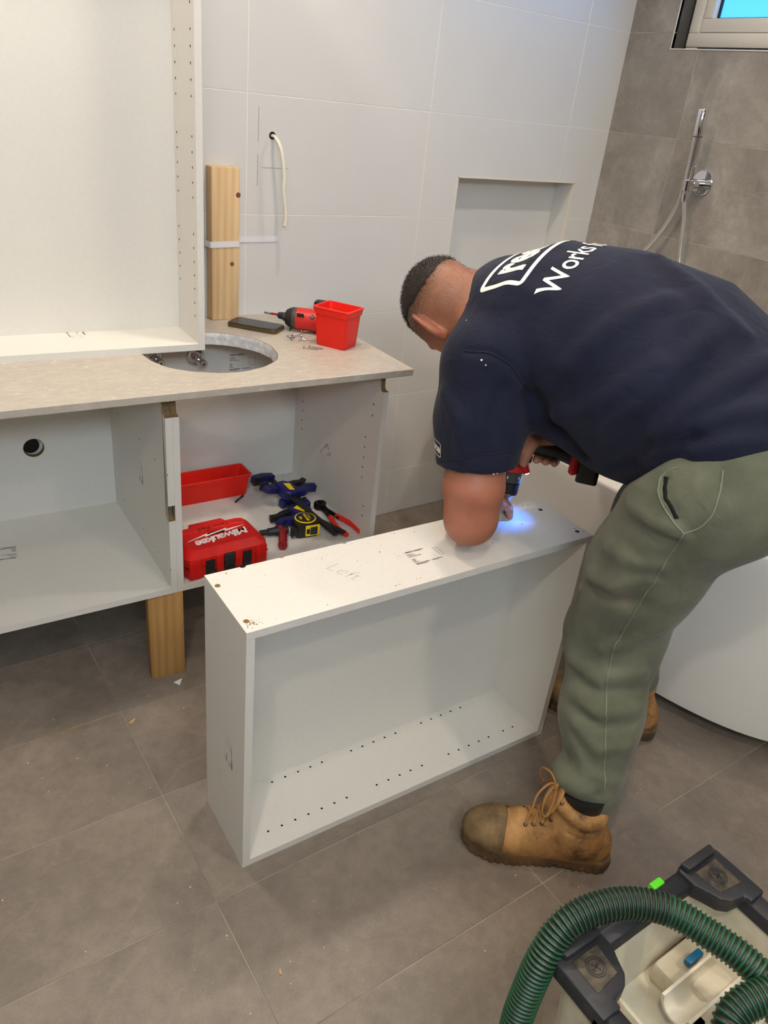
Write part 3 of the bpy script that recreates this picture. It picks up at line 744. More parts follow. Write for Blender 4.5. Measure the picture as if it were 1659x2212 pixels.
lathe('hose_nut', [(0.0, 0.0095), (-0.012, 0.0095), (-0.020, 0.0105), (-0.040, 0.0085)], hA, ax, M['chrome'], sh)
M['hose'] = mat('silver_hose', rgb(205, 202, 196), 0.25, 0.75)
h1 = smooth_path([sp(1.352, -0.405, 1.250), sp(1.356, -0.400, 1.205), sp(1.358, -0.366, 1.120), sp(1.360, -0.305, 1.030), sp(1.35, -0.20, 0.93), sp(1.36, -0.11, 0.86), sp(1.385, -0.08, 0.84), sp(XG-0.001, -0.075, 0.835)], 8)
tube('hose', h1, 0.0078, M['hose'], sh, 10)
h2 = smooth_path([hA-ax*0.03, sp(1.358, -0.437, 1.15), sp(1.362, -0.452, 1.05), sp(1.365, -0.475, 0.95), sp(1.37, -0.49, 0.80), sp(1.385, -0.48, 0.70), sp(XG-0.001, -0.475, 0.69)], 8)
tube('hose', h2, 0.0072, M['hose'], sh, 10)
# ---------------------------------------------------------------- things on the counter
# phone
ph = thing('phone', 'black phone in an olive case lying on the counter by the pine stud', 'phone', (-0.028, -0.134, CT), math.atan2(-0.765, 0.645))
M['case_olive'] = mat('olive_phone_case', rgb(86, 68, 36), 0.35)
M['screen'] = mat('black_screen', rgb(20, 20, 22), 0.12, spec=0.6)
prism('case', rounded(0.148, 0.074, 0.013, 5), 'z', 0.0, 0.0105, M['case_olive'], ph, 0.0016, 2)
prism('case_lip', rounded(0.147, 0.073, 0.0125, 5), 'z', 0.0095, 0.0120, mat('dark_case_lip', rgb(40, 32, 20), 0.35), ph, 0.0008, 1)
prism('screen', rounded(0.137, 0.063, 0.009, 5), 'z', 0.0115, 0.0124, M['screen'], ph)
box('button', (0.015, -0.0380, 0.004), (0.033, -0.0368, 0.008), M['case_olive'], ph, 0.0004)
box('button', (-0.012, -0.0380, 0.004), (0.005, -0.0368, 0.008), M['case_olive'], ph, 0.0004)

def make_bin(name, label, W, D, H, loc, rz, group, top=1.16):
    t = thing(name, label, 'bin', loc, rz, group=group)
    r = 0.007
    bm = bmesh.new()
    lv = [(0.0, 0.97, 0), (0.003, 1.0, 0), (H*0.82, 1+(top-1)*0.62, 0), (H*0.82, 1+(top-1)*0.62, 0.003), (H-0.0035, 1+(top-1)*0.75, 0.004), (H-0.002, 1+(top-1)*0.78, 0.006), (H, 1+(top-1)*0.78, 0.005), (H, 1+(top-1)*0.70, 0.0), (H*0.8, 1+(top-1)*0.55, -0.0022), (0.0035, 0.985, -0.0025)]
    R = []
    for z, k, ex in lv:
        R.append([bm.verts.new((x, y, z)) for x, y in rounded(W*k+2*ex, D*k+2*ex, r, 4)])
    n = len(R[0])
    for A, B in zip(R[:-1], R[1:]):
        for q in range(n): bm.faces.new((A[q], A[(q+1) % n], B[(q+1) % n], B[q]))
    bm.faces.new(R[0][::-1]); bm.faces.new(R[-1])
    bm_obj('body', bm, M['red'], t, angle=35)
    k = 1+(top-1)*0.64
    # rim skirt with small lugs, corner ribs
    for sx in (-1, 1):
        for a in (-0.28, 0.28):
            box('rim_lug', (a*W-0.003, sx*(D*k/2+0.0035)-0.0022, H*0.80), (a*W+0.003, sx*(D*k/2+0.0035)+0.0022, H*0.875), M['red'], t, 0.0006)
        for sy in (-1, 1):
            tube('corner_rib', [(sx*(W*0.46), sy*D*0.498, 0.008), (sx*(W*k*0.455), sy*(D*k/2+0.0003), H*0.80)], 0.0016, M['red'], t, 8)
    return t
make_bin('parts_bin', 'small square red plastic bin on the stone countertop', 0.088, 0.070, 0.104, (0.112, -0.340, CT), math.atan2(-0.87, 0.49), 'red parts bins', 1.18)
make_bin('parts_bin', 'long red plastic bin at the back of the vanity cabinet', 0.235, 0.070, 0.072, (-0.165, -0.096, FZ), math.radians(-1), 'red parts bins', 1.10)

# screws lying by the bin
def make_screw():
    t = empty('screw')
    lathe('head', [(0.0, 0.0036), (0.0012, 0.0040), (0.0022, 0.0036), (0.0040, 0.0018)], (0, 0, 0), (1, 0, 0), M['steel'], t, 12)
    prof = [(0.0038, 0.0016)]
    x = 0.010
    while x < 0.036:
        prof += [(x, 0.0013), (x+0.0008, 0.0019), (x+0.0016, 0.0013)]; x += 0.0019
    prof += [(0.0395, 0.0002)]
    lathe('shank', prof, (0, 0, 0), (1, 0, 0), M['steel'], t, 8, angle=60)
    lathe('drive_recess', [(-0.0003, 0.0014), (0.0004, 0.0014)], (0, 0, 0), (1, 0, 0), M['dark'], t, 6)
    return t
scr = [((0.070, -0.158), (0.042, -0.197), 'screw standing apart by the phone end'), ((0.019, -0.236), (0.012, -0.275), 'zinc screw at the phone side of the pile'), ((0.008, -0.272), (0.042, -0.240), 'zinc screw lying crosswise in the pile'), ((0.030, -0.281), (0.062, -0.285), 'zinc screw pointing under the red bin'), ((0.066, -0.222), (0.104, -0.217), 'zinc screw lying against the driver body'), ((0.100, -0.186), (0.080, -0.216), 'zinc screw leaning by the red driver'), ((0.006, -0.347), (0.040, -0.372), 'zinc screw in front of the bin, nearest the sink cut-out'), ((0.024, -0.345), (0.050, -0.366), 'zinc screw touching the bin corner in front'), ((0.050, -0.256), (0.040, -0.300), 'zinc screw across the front of the pile'), ((0.022, -0.252), (0.062, -0.238), 'zinc screw in the middle of the pile')]
s0 = make_screw()
for i, (a, b, lab) in enumerate(scr):
    s_ = s0 if i == 0 else copy_tree(s0)
    d = Vector((b[0]-a[0], b[1]-a[1], 0)); zz = CT+0.0041+(0.003 if i in (2, 4, 9) else 0)
    s_.location = (a[0], a[1], zz); s_.rotation_euler = (0.3*i, math.radians(3.4), math.atan2(d.y, d.x))
    tag(s_, lab if lab.startswith('zinc') else 'zinc '+lab, 'screw', 'loose screws on the counter')

# impact driver on its side on the counter
M['milw'] = mat('tool_red', rgb(200, 36, 30), 0.42)
M['tool_grey'] = mat('tool_grey_metal', rgb(84, 82, 78), 0.45, 0.4)
M['warn'] = mat('black_sticker', rgb(28, 25, 22), 0.5)
dr = thing('impact_driver', 'red and black impact driver lying on the counter behind the bin', 'drill', (0.005, -0.115, CT+0.033), math.atan2(-0.69, 0.72))
lathe('driver_bit', [(0.0, 0.0018), (0.003, 0.0032), (0.009, 0.0030), (0.010, 0.0022), (0.013, 0.0022), (0.0135, 0.0033), (0.021, 0.0033)], (0, 0, 0.004), (1, 0, -0.03), M['steel'], dr, 12)
lathe('bit_sleeve', [(0.020, 0.0034), (0.043, 0.0034)], (0, 0, 0.004), (1, 0, -0.03), M['red_dark'], dr, 6)
lathe('collet', [(0.040, 0.0055), (0.043, 0.009), (0.057, 0.0105), (0.060, 0.0085)], (0, 0, 0.003), (1, 0, -0.03), mat('teal_black_collet', rgb(52, 62, 66), 0.3, 0.5), dr)
lathe('nose_cone', [(0.057, 0.0115), (0.064, 0.013), (0.066, 0.019), (0.074, 0.025), (0.086, 0.029), (0.098, 0.0305), (0.099, 0.029)], (0, 0, 0), (1, 0, 0), M['tool_grey'], dr)
lathe('rubber_boot', [(0.066, 0.0205), (0.075, 0.0262), (0.086, 0.0302), (0.0865, 0.028)], (0, 0, 0), (1, 0, 0), M['rubber'], dr)
lathe('motor_housing', [(0.096, 0.0285), (0.099, 0.0310), (0.150, 0.0315), (0.166, 0.0305), (0.180, 0.030), (0.186, 0.026)], (0, 0, 0), (1, 0, 0), M['milw'], dr)
prism('sticker', rounded(0.021, 0.024, 0.003, 3), 'y', 0.0, 0.0006, M['warn'], dr, M=basis((0.114, -0.0290, 0.0125), (1, 0, 0), (0, -0.40, 0.92)) @ Matrix.Rotation(-math.pi/2, 4, 'X'))
lathe('hex_bolt_boss', [(0, 0.0075), (0.0015, 0.007)], (0.147, -0.0268, 0.0155), (0, -0.85, 0.5), M['warn'], dr, 4)
lathe('hex_bolt', [(0.0015, 0.0032), (0.0025, 0.0028)], (0.147, -0.0268, 0.0155), (0, -0.85, 0.5), M['steel'], dr, 6)
prism('handle', [(0.120, 0.015), (0.160, 0.015), (0.172, 0.10), (0.138, 0.10)], 'z', -0.016, 0.014, M['rubber'], dr, 0.008, 3)
box('battery', (0.118, 0.098, -0.024), (0.182, 0.135, 0.030), M['black'], dr, 0.005)

# ---------------------------------------------------------------- things in the vanity cabinet
# red tool case
cs = thing('tool_case', 'red plastic tool case with white lettering lying in the vanity cabinet', 'tool case', (-0.278, -0.440, FZ), math.radians(1.5))
def case_part(name, lv, parent, m, r=0.02):
    bm = bmesh.new(); R = []
    for z, w_, d_, oy in lv: R.append([bm.verts.new((x, y+oy, z)) for x, y in rounded(w_, d_, r, 2)])
    n = len(R[0])
    for A, B in zip(R[:-1], R[1:]):
        for q in range(n): bm.faces.new((A[q], A[(q+1) % n], B[(q+1) % n], B[q]))
    bm.faces.new(R[0][::-1]); bm.faces.new(R[-1])
    return bm_obj(name, bm, m, parent, angle=25)
M['case_red'] = mat('case_red', rgb(204, 22, 16), 0.45, col2=rgb(186, 18, 14), vscale=30, spec=0.3)
case_part('lower_shell', [(0.0, 0.220, 0.138, 0), (0.004, 0.226, 0.144, 0), (0.036, 0.228, 0.146, 0), (0.036, 0.222, 0.140, 0)], cs, M['case_red'])
lid = case_part('lid', [(0.037, 0.224, 0.142, 0), (0.038, 0.230, 0.148, 0), (0.060, 0.230, 0.148, 0), (0.074, 0.204, 0.118, 0.002), (0.0765, 0.196, 0.110, 0.002), (0.0765, 0.186, 0.070, 0.0), (0.0748, 0.182, 0.066, 0.0)], cs, M['case_red'])
box('seam', (-0.1135, -0.0725, 0.0358), (0.1135, 0.0725, 0.0376), M['dark'], cs)
# raised corner posts and back handle bump
for sx in (-1, 1):
    box('corner_block', (sx*0.093-0.016, -0.0765, 0.004), (sx*0.093+0.016, -0.058, 0.058), M['case_red'], cs, 0.003)
    box('front_recess', (sx*0.052-0.013, -0.0752, 0.006), (sx*0.052+0.013, -0.066, 0.052), M['black'], cs, 0.001)
box('front_recess', (-0.052, -0.0750, 0.002), (0.052, -0.066, 0.018), M['black'], cs, 0.001)
for sx in (-1, 1):
    box('latch_guard', (sx*0.026-0.010, -0.0785, 0.012), (sx*0.026+0.010, -0.066, 0.060), M['case_red'], cs, 0.003)
la = box('latch', (-0.014, -0.0805, 0.022), (0.014, -0.072, 0.060), M['rubber'], cs, 0.002)
for k in range(6): box('latch_rib', (-0.0105+k*0.0042-0.0008, -0.0815, 0.026), (-0.0105+k*0.0042+0.0008, -0.0800, 0.056), M['rubber'], la)
prism('back_grip', [(-0.055, 0.060), (-0.046, 0.080), (0.046, 0.080), (0.055, 0.060)], 'z', 0.030, 0.074, M['case_red'], cs, 0.003)
prism('front_lip', [(-0.040, -0.052), (-0.034, -0.062), (0.034, -0.062), (0.040, -0.052)], 'z', 0.060, 0.071, M['case_red'], cs, 0.002)
LZ = 0.0750
Ml = basis((0.084, 0.012, LZ), (-1, -0.11, 0), (0.11, -1, 0))
text('lettering', 'Milwaukee', 0.042, Ml @ Matrix.Translation((0, 0.006, 0)), M['white_paint'], lid, shear=0.28, bold=0.0007, spacing=0.84, extrude=0.0006)
bolt = [(-0.002, -0.004), (0.060, 0.0005), (0.055, -0.0055), (0.118, -0.0005), (0.113, -0.007), (0.170, 0.000), (0.104, -0.013), (0.109, -0.0068), (0.048, -0.0120), (0.053, -0.006)]
prism('lightning_bolt', [(x, y-0.0005) for x, y in bolt], 'z', 0, 0.0012, M['white_paint'], lid, M=Ml)
ink = mat('black_marker', rgb(30, 10, 10), 0.6)
Mh = basis((0.052, 0.050, 0.0772), (-1, -0.05, 0), (0.05, -1, 0))
strokes('handwriting', [[(0.012, 0.013), (0.006, 0.016), (0.001, 0.010), (0.003, 0.004), (0.010, 0.002)], [(0.015, 0.015), (0.014, 0.001), (0.016, 0.008), (0.020, 0.008), (0.020, 0.002)], [(0.024, 0.002), (0.025, 0.008), (0.029, 0.009)], [(0.032, 0.009), (0.032, 0.002)], [(0.042, 0.009), (0.037, 0.008), (0.041, 0.004), (0.036, 0.002)], [(0.056, 0.001), (0.058, 0.015), (0.066, 0.013), (0.064, 0.008), (0.058, 0.008)], [(0.074, 0.009), (0.069, 0.008), (0.070, 0.002), (0.075, 0.004), (0.075, 0.009), (0.077, 0.002)], [(0.090, 0.014), (0.083, 0.012), (0.089, 0.006), (0.081, -0.001)]], 0.0014, Mh, ink, lid)
# small loose bits in the cabinet
bt_ = thing('driver_bit', 'short black driver bit on the cabinet floor by the red bin', 'bit', (-0.084, -0.157, FZ+0.0036), math.atan2(0.030, 0.040))
lathe('shank', [(-0.025, 0.0028), (-0.006, 0.0030), (-0.005, 0.0022), (0.004, 0.0022), (0.005, 0.0033)], (0, 0, 0), (1, 0, 0), M['black'], bt_, 8)
lathe('tip', [(0.005, 0.0034), (0.022, 0.0034), (0.025, 0.0024)], (0, 0, 0), (1, 0, 0), M['rubber'], bt_, 8)

# bar clamps
M['blue'] = mat('navy_blue_plastic', rgb(22, 26, 88), 0.45)
M['yellow'] = mat('yellow_plastic', rgb(238, 202, 20), 0.45)
def bez(pts, wdt):  # ribbon outline around a centre line
    P = smooth_path([(p[0], p[1], 0) for p in pts], 6); L, R = [], []
    for i, p in enumerate(P):
        d = (P[min(i+1, len(P)-1)]-P[max(i-1, 0)]).normalized(); n = Vector((-d.y, d.x, 0)); k = wdt[0]+(wdt[1]-wdt[0])*i/(len(P)-1)
        L.append((p.x+n.x*k/2, p.y+n.y*k/2)); R.append((p.x-n.x*k/2, p.y-n.y*k/2))
    return L+R[::-1]
def make_clamp(label, loc, rz, flip=1, lean=0.0, bar=(-0.05, 0.27), pitch=0.0):
    t = thing('bar_clamp', label, 'clamp', loc, rot=(lean, pitch, rz), group='one-handed bar clamps')
    f = flip
    box('bar', (bar[0], -0.009, -0.003), (bar[1], 0.009, 0.003), M['black'], t, 0.0008)
    # pistol body around the bar
    prism('body', [(0.0, -0.018*f), (0.052, -0.020*f), (0.068, -0.006*f), (0.066, 0.020*f), (0.040, 0.036*f), (0.010, 0.034*f), (-0.004, 0.014*f)], 'z', -0.016, 0.016, M['blue'], t, 0.005, 2)
    prism('handle', bez([(0.045, 0.026*f), (0.052, 0.055*f), (0.040, 0.085*f), (0.046, 0.112*f)], (0.026, 0.020)), 'z', -0.011, 0.011, M['blue'], t, 0.004, 2)
    prism('trigger', bez([(0.012, 0.028*f), (0.008, 0.055*f), (0.010, 0.080*f), (0.000, 0.102*f)], (0.020, 0.016)), 'z', -0.009, 0.009, M['black'], t, 0.004, 2)
    # sliding jaw and fixed jaw with pads
    prism('sliding_jaw', [(-0.004, -0.018*f), (0.030, -0.018*f), (0.020, -0.052*f), (-0.002, -0.062*f), (-0.008, -0.054*f)], 'z', -0.010, 0.010, M['blue'], t, 0.003, 2)
    box('jaw_pad', (-0.016, min(-0.062*f, -0.034*f), -0.013), (-0.006, max(-0.062*f, -0.034*f), 0.013), M['black'], t, 0.003)
    x0 = bar[0]
    prism('fixed_jaw', [(x0-0.012, 0.014*f), (x0+0.010, 0.014*f), (x0+0.004, -0.050*f), (x0-0.002, -0.064*f), (x0-0.016, -0.062*f), (x0-0.020, -0.020*f)], 'z', -0.012, 0.012, M['blue'], t, 0.003, 2)
    box('jaw_pad', (x0-0.002, min(-0.064*f, -0.036*f), -0.014), (x0+0.009, max(-0.064*f, -0.036*f), 0.014), M['black'], t, 0.003)
    prism('label_plate', [(0.014, 0.004*f), (0.050, 0.000), (0.056, 0.016*f), (0.020, 0.024*f)], 'z', 0.0158, 0.0166, M['yellow'], t)
    return t
make_clamp('blue bar clamp lying on top, its jaw standing toward the red bin', (0.018, -0.215, FZ+0.056), math.radians(-79), 1, math.radians(-6), (-0.045, 0.275), math.radians(9.0))
make_clamp('blue bar clamp with yellow plate lying underneath the other clamp', (0.030, -0.298, FZ+0.017), math.radians(-72), -1, 0.0, (-0.04, 0.200))
# tape measure
tm = thing('tape_measure', 'yellow and black tape measure lying on its side in front of the clamps', 'tape measure', (0.003, -0.412, FZ), math.radians(-8))
dp = [(-0.034, -0.030), (-0.034, 0.008)]+[(0.034*math.cos(math.radians(a))+0.001, 0.034*math.sin(math.radians(a))) for a in range(150, -31, -15)]+[(0.034, -0.026), (0.026, -0.034), (-0.026, -0.034)]
prism('case', dp, 'z', 0.0, 0.046, M['black'], tm, 0.004, 2)
lathe('yellow_ring', [(0.0455, 0.0310), (0.0475, 0.0305), (0.0480, 0.028)], (0.001, 0, 0), (0, 0, 1), M['yellow'], tm, 36)
lathe('label_disc', [(0.0475, 0.0275), (0.0486, 0.0270)], (0.001, 0, 0), (0, 0, 1), M['warn'], tm, 36)
box('side_band', (-0.010, -0.0362, 0.006), (0.033, -0.033, 0.040), M['yellow'], tm, 0.001)
box('belt_clip', (0.004, -0.0380, 0.010), (0.026, -0.0355, 0.035), M['rubber'], tm, 0.001)
box('clip_slot', (-0.007, -0.0366, 0.014), (0.003, -0.0355, 0.030), M['black'], tm)
box('mouth', (-0.046, -0.034, 0.010), (-0.032, -0.014, 0.034), M['black'], tm, 0.003)
box('tape_hook', (-0.049, -0.032, 0.004), (-0.046, -0.016, 0.036), M['rubber'], tm, 0.0006)
text('lettering', '8m', 0.013, basis((-0.019, 0.004, 0.0488), (0, -1, 0), (1, 0, 0)) @ Matrix.Translation((-0.004, 0.002, 0)), M['yellow'], tm, bold=0.0003)
box('label_stripe', (0.0005, -0.020, 0.0485), (0.0075, 0.020, 0.0489), M['yellow'], tm)
text('lettering', 'STANLEY', 0.0072, basis((0.0022, 0.018, 0.0490), (0, -1, 0), (1, 0, 0)), M['warn'], tm, bold=0.0002)
text('lettering', 'FATMAX', 0.0064, basis((0.011, 0.014, 0.0488), (0, -1, 0), (1, 0, 0)), M['yellow'], tm, bold=0.0001)
# angled red gas torch / right-angle tool
M['ruby'] = mat('ruby_plastic', rgb(136, 10, 26), 0.2)
gt = thing('pocket_torch', 'small ruby red and black angled hand tool lying before the tape measure', 'tool', (-0.066, -0.398, FZ+0.014), math.radians(-9))
lathe('nozzle', [(-0.062, 0.0085), (-0.040, 0.0085), (-0.039, 0.0110), (-0.024, 0.0115), (-0.014, 0.0140), (0.018, 0.0140), (0.020, 0.012)], (0, 0, 0), (1, 0, 0), M['black'], gt, 20)
tube('grip', smooth_path([(0.004, -0.006, 0), (-0.004, -0.030, -0.001), (-0.014, -0.060, -0.001), (-0.022, -0.084, -0.001)], 4), [0.0125]*3+[0.0120]*4+[0.0125]*3+[0.0135]*2+[0.0115], M['ruby'], gt, 16)
box('button', (-0.008, -0.006, 0.0125), (0.002, 0.004, 0.0152), M['red_dark'], gt, 0.001)
# end-cutting pincers
pc = thing('pincers', 'black end-cutting pincers with red handles beside the clamp bars', 'pincers', (0.117, -0.322, FZ+0.010), math.radians(-88))
M['dark_steel'] = mat('dark_steel', rgb(30, 29, 28), 0.35, 0.7)
for s in (-1, 1):
    prism('jaw', [(0.004, 0.003*s), (-0.010, 0.018*s), (-0.024, 0.019*s), (-0.033, 0.008*s), (-0.033, 0.0006*s), (-0.026, 0.0006*s), (-0.020, 0.008*s), (-0.010, 0.004*s)], 'z', -0.009, 0.012, M['dark_steel'], pc, 0.002, 2)
    tube('shank', smooth_path([(-0.002, 0.006*s, 0), (0.020, 0.005*s, 0), (0.045, 0.009*s, 0), (0.075, 0.012*s, -0.001)], 4), 0.0062, M['dark_steel'], pc, 12)
    tube('handle', smooth_path([(0.058, 0.0105*s, 0), (0.095, 0.020*s, -0.001), (0.130, 0.026*s, -0.001), (0.158, 0.024*s, -0.001), (0.170, 0.022*s, -0.001)], 5), [0.0072]*6+[0.0078]*8+[0.0070]*6+[0.0050], M['red'], pc, 14)
lathe('pivot', [(0.011, 0.008), (0.0135, 0.007)], (0.0, 0, 0), (0, 0, 1), M['dark_steel'], pc, 16)

# ---------------------------------------------------------------- dust extractor, bottom right
M['cream'] = mat('cream_plastic', rgb(214, 206, 184), 0.45, col2=rgb(184, 174, 150), vscale=14, lo=0.45, hi=0.8)
M['navy_black'] = mat('dusty_black_plastic', rgb(38, 39, 44), 0.5, col2=rgb(64, 62, 60), vscale=38, lo=0.55, hi=0.85)
VX0, VX1, VY0, VY1, VZ = -0.338, 0.036, -2.235, -1.735, 0.385
vx = thing('dust_extractor', 'cream and black dust extractor tub with black corner pads, lower right', 'dust extractor', ((VX0+VX1)/2, (VY0+VY1)/2, 0))
vw, vd = (VX1-VX0), (VY1-VY0)
def vbox(name, lo, hi, m, b=0.0, p=None): return box(name, lo, hi, m, p or vx, b)
hw, hd = vw/2, vd/2
# lower body: tapered cream shell
bm = bmesh.new(); R = []
for z, k in ((0.030, -0.040), (0.04, -0.030), (0.20, -0.020), (0.335, -0.012)):
    R.append([bm.verts.new((x, y, z)) for x, y in rounded(vw+2*k, vd+2*k, 0.03, 5)])
n = len(R[0])
for A, B in zip(R[:-1], R[1:]):
    for q in range(n): bm.faces.new((A[q], A[(q+1) % n], B[(q+1) % n], B[q]))
bm.faces.new(R[0][::-1])
bm_obj('outer_shell', bm, M['cream'], vx, angle=40)
bm = bmesh.new(); R = []
for z, k in ((0.362, -0.030), (0.30, -0.038), (0.235, -0.046), (0.225, -0.058)):
    R.append([bm.verts.new((x, y, z)) for x, y in rounded(vw+2*k, vd+2*k, 0.024, 5)])
for A, B in zip(R[:-1], R[1:]):
    for q in range(n): bm.faces.new((A[q], A[(q+1) % n], B[(q+1) % n], B[q]))
bm.faces.new(R[-1])
bm_obj('inner_tray', bm, M['cream'], vx, angle=40)
# black rim: four rails and four corner pads with recess and round emblem
rw = 0.040
for sx in (-1, 1):
    prism('rim_rail', [(sx*(hw-rw), 0.350), (sx*(hw-rw+0.004), 0.372), (sx*(hw-0.010), 0.376), (sx*hw, 0.366), (sx*hw, 0.330), (sx*(hw-0.010), 0.330), (sx*(hw-0.012), 0.350)], 'y', -hd+0.085, hd-0.085, M['navy_black'], vx, 0.002, 1)
for sy in (-1, 1):
    prism('rim_rail', [(sy*(hd-rw+0.006), 0.350), (sy*(hd-rw+0.010), 0.370), (sy*(hd-0.010), 0.374), (sy*hd, 0.364), (sy*hd, 0.330), (sy*(hd-0.010), 0.330), (sy*(hd-0.012), 0.350)], 'x', -hw+0.07, hw-0.07, M['navy_black'], vx, 0.002, 1)
for sx in (-1, 1):
    for sy in (-1, 1):
        def q(x, y): return (sx*(hw-x), sy*(hd-y))
        outer = [q(0.012, 0), q(0.085, 0.0), q(0.092, 0.008), q(0.092, 0.036), q(0.084, 0.052), q(0.076, 0.072), q(0.062, 0.084), q(0.036, 0.088), q(0.036, 0.100), q(0.0, 0.100), q(0.0, 0.012)]
        pad = prism('corner_pad', outer, 'z', 0.350, 0.380, M['navy_black'], vx, 0.004, 2)
        # raised ledge along the long side and recessed square well
        wl = [q(0.020, 0.022), q(0.072, 0.022), q(0.066, 0.066), q(0.020, 0.072)]
        prism('pad_well', wl, 'z', 0.379, 0.3815, mat('worn_dusty_pad', rgb(96, 84, 66), 0.55, col2=rgb(48, 44, 40), vscale=60, lo=0.3, hi=0.6), pad, 0.001, 1)
        prism('pad_ledge', [q(0.010, 0.002), q(0.088, 0.002), q(0.084, 0.018), q(0.014, 0.018)], 'z', 0.378, 0.391, M['navy_black'], pad, 0.004, 2)
        cx, cy = q(0.045, 0.045)
        for rr in (0.0150, 0.0115):
            bmr = bmesh.new(); sg = 28
            a_ = [[bmr.verts.new((cx+r_*math.cos(2*math.pi*k/sg), cy+r_*math.sin(2*math.pi*k/sg), 0.3818+dz)) for k in range(sg)] for r_, dz in ((rr, 0), (rr, 0.0006), (rr-0.0012, 0.0006), (rr-0.0012, 0))]
            for A, B in zip(a_[:-1], a_[1:]):
                for k in range(sg): bmr.faces.new((A[k], A[(k+1) % sg], B[(k+1) % sg], B[k]))
            bm_obj('emblem_ring', bmr, M['navy_black'], pad)
        for a in (0.5, 2.0, 3.3):
            box('emblem_stroke', (-0.0075, -0.0006, 0.3818), (0.0075, 0.0006, 0.3825), M['navy_black'], pad, M=Matrix.Translation((cx, cy, 0)) @ Matrix.Rotation(a, 4, 'Z'))
# black side band, carry details, green latch, blue clip, inner dividers and white handle
for sx in (-1, 1):
    vbox('side_channel', (min(sx*(hw-0.006), sx*(hw-0.026)), -hd+0.10, 0.185), (max(sx*(hw-0.006), sx*(hw-0.026)), hd-0.04, 0.225), M['navy_black'], 0.004)
vbox('latch', (0.040, hd-0.006, 0.318), (0.066, hd+0.007, 0.372), mat('lime_green_plastic', rgb(92, 214, 40), 0.4), 0.003)
vbox('latch_window', (0.047, hd+0.0065, 0.328), (0.059, hd+0.0075, 0.360), M['navy_black'])
vbox('blue_clip', (0.050, hd-0.092, 0.280), (0.086, hd-0.080, 0.292), mat('teal_blue_plastic', rgb(18, 98, 140), 0.4), 0.003)
vbox('tray_step', (0.020, hd-0.20, 0.226), (hw-0.052, hd-0.052, 0.268), M['cream'], 0.008)
vbox('tray_divider', (-0.060, -0.02, 0.226), (-0.052, hd-0.052, 0.246), M['cream'], 0.003)
# moulded scoop channel across the tray, on its support
U_ = [(0.124+0.025*math.cos(math.radians(a)), 0.312+0.030*math.sin(math.radians(a))) for a in range(180, 361, 15)]
U_ += [(0.124+0.0205*math.cos(math.radians(a)), 0.312+0.0255*math.sin(math.radians(a))) for a in range(360, 179, -15)]
PALE = mat('pale_cream_plastic', rgb(224, 217, 199), 0.4)
sc_ = prism('scoop_channel', U_, 'x', -0.040, 0.085, PALE, vx)
prism('scoop_support', [(0.085, 0.228), (0.165, 0.228), (0.150, 0.300), (0.100, 0.300)], 'x', 0.020, 0.086, M['cream'], vx, 0.008, 2)
# wheels so that the tub stands on the floor
for sx in (-1, 1):
    for sy in (-1, 1):
        lathe('wheel', [(-0.012, 0.018), (-0.010, 0.020), (0.010, 0.020), (0.012, 0.018)], (sx*(hw-0.075), sy*(hd-0.085), 0.020), (1, 0, 0), M['rubber'], vx, 20)
# hose
hs = thing('vacuum_hose', 'ribbed green and black vacuum hose looped over the dust extractor', 'hose', (-0.36, -1.72, 0))
HB = Vector((-0.36, -1.72, 0))
hp_ = smooth_path([(-0.40, -1.79, 0.08), (-0.386, -1.755, 0.16), (-0.374, -1.738, 0.25), (-0.359, -1.731, 0.31), (-0.340, -1.727, 0.368), (-0.306, -1.724, 0.410), (-0.256, -1.736, 0.428), (-0.206, -1.760, 0.432), (-0.168, -1.795, 0.430), (-0.146, -1.842, 0.425), (-0.130, -1.888, 0.420), (-0.122, -1.930, 0.405), (-0.135, -1.975, 0.37), (-0.18, -1.99, 0.345), (-0.215, -1.955, 0.36), (-0.20, -1.925, 0.40), (-0.150, -1.935, 0.42), (-0.08, -1.97, 0.42), (-0.01, -2.03, 0.41), (0.06, -2.10, 0.33), (0.12, -2.16, 0.2), (0.15, -2.2, 0.06)], 24)
L_ = [0.0]
for a, b in zip(hp_[:-1], hp_[1:]): L_.append(L_[-1]+(b-a).length)
tot = L_[-1]; npt = int(tot/0.00115)
pts_ = []; j = 0
for i in range(npt):
    s_ = tot*i/(npt-1)
    while j < len(L_)-2 and L_[j+1] < s_: j += 1
    k = (s_-L_[j])/max(1e-9, L_[j+1]-L_[j]); pts_.append(hp_[j].lerp(hp_[j+1], min(1, k))-HB)
pitch = 0.0069
rad_ = []; colr = []
for i in range(npt):
    ph_ = (tot*i/(npt-1)) % pitch / pitch
    rad_.append(0.0195+0.0034*max(0.0, math.cos(2*math.pi*(ph_-0.5)))**1.0)
    colr.append(1 if 0.22 < ph_ < 0.78 else 0)
bm = bmesh.new(); bm_tube(bm, pts_, rad_, 20, True)
me = bpy.data.meshes.new('ribbed_tube'); bm.to_mesh(me); bm.free()
me.materials.append(mat('hose_green', rgb(38, 88, 58), 0.35)); me.materials.append(mat('hose_black', rgb(24, 30, 26), 0.45))
mi = []
for i in range(npt-1): mi += [0 if (0.32 < ((tot*(i+0.5)/(npt-1)) % pitch / pitch) < 0.68) else 1]*20
mi += [1, 1]
me.polygons.foreach_set('material_index', mi[:len(me.polygons)])
mesh_obj('ribbed_tube', me, None, hs, True)

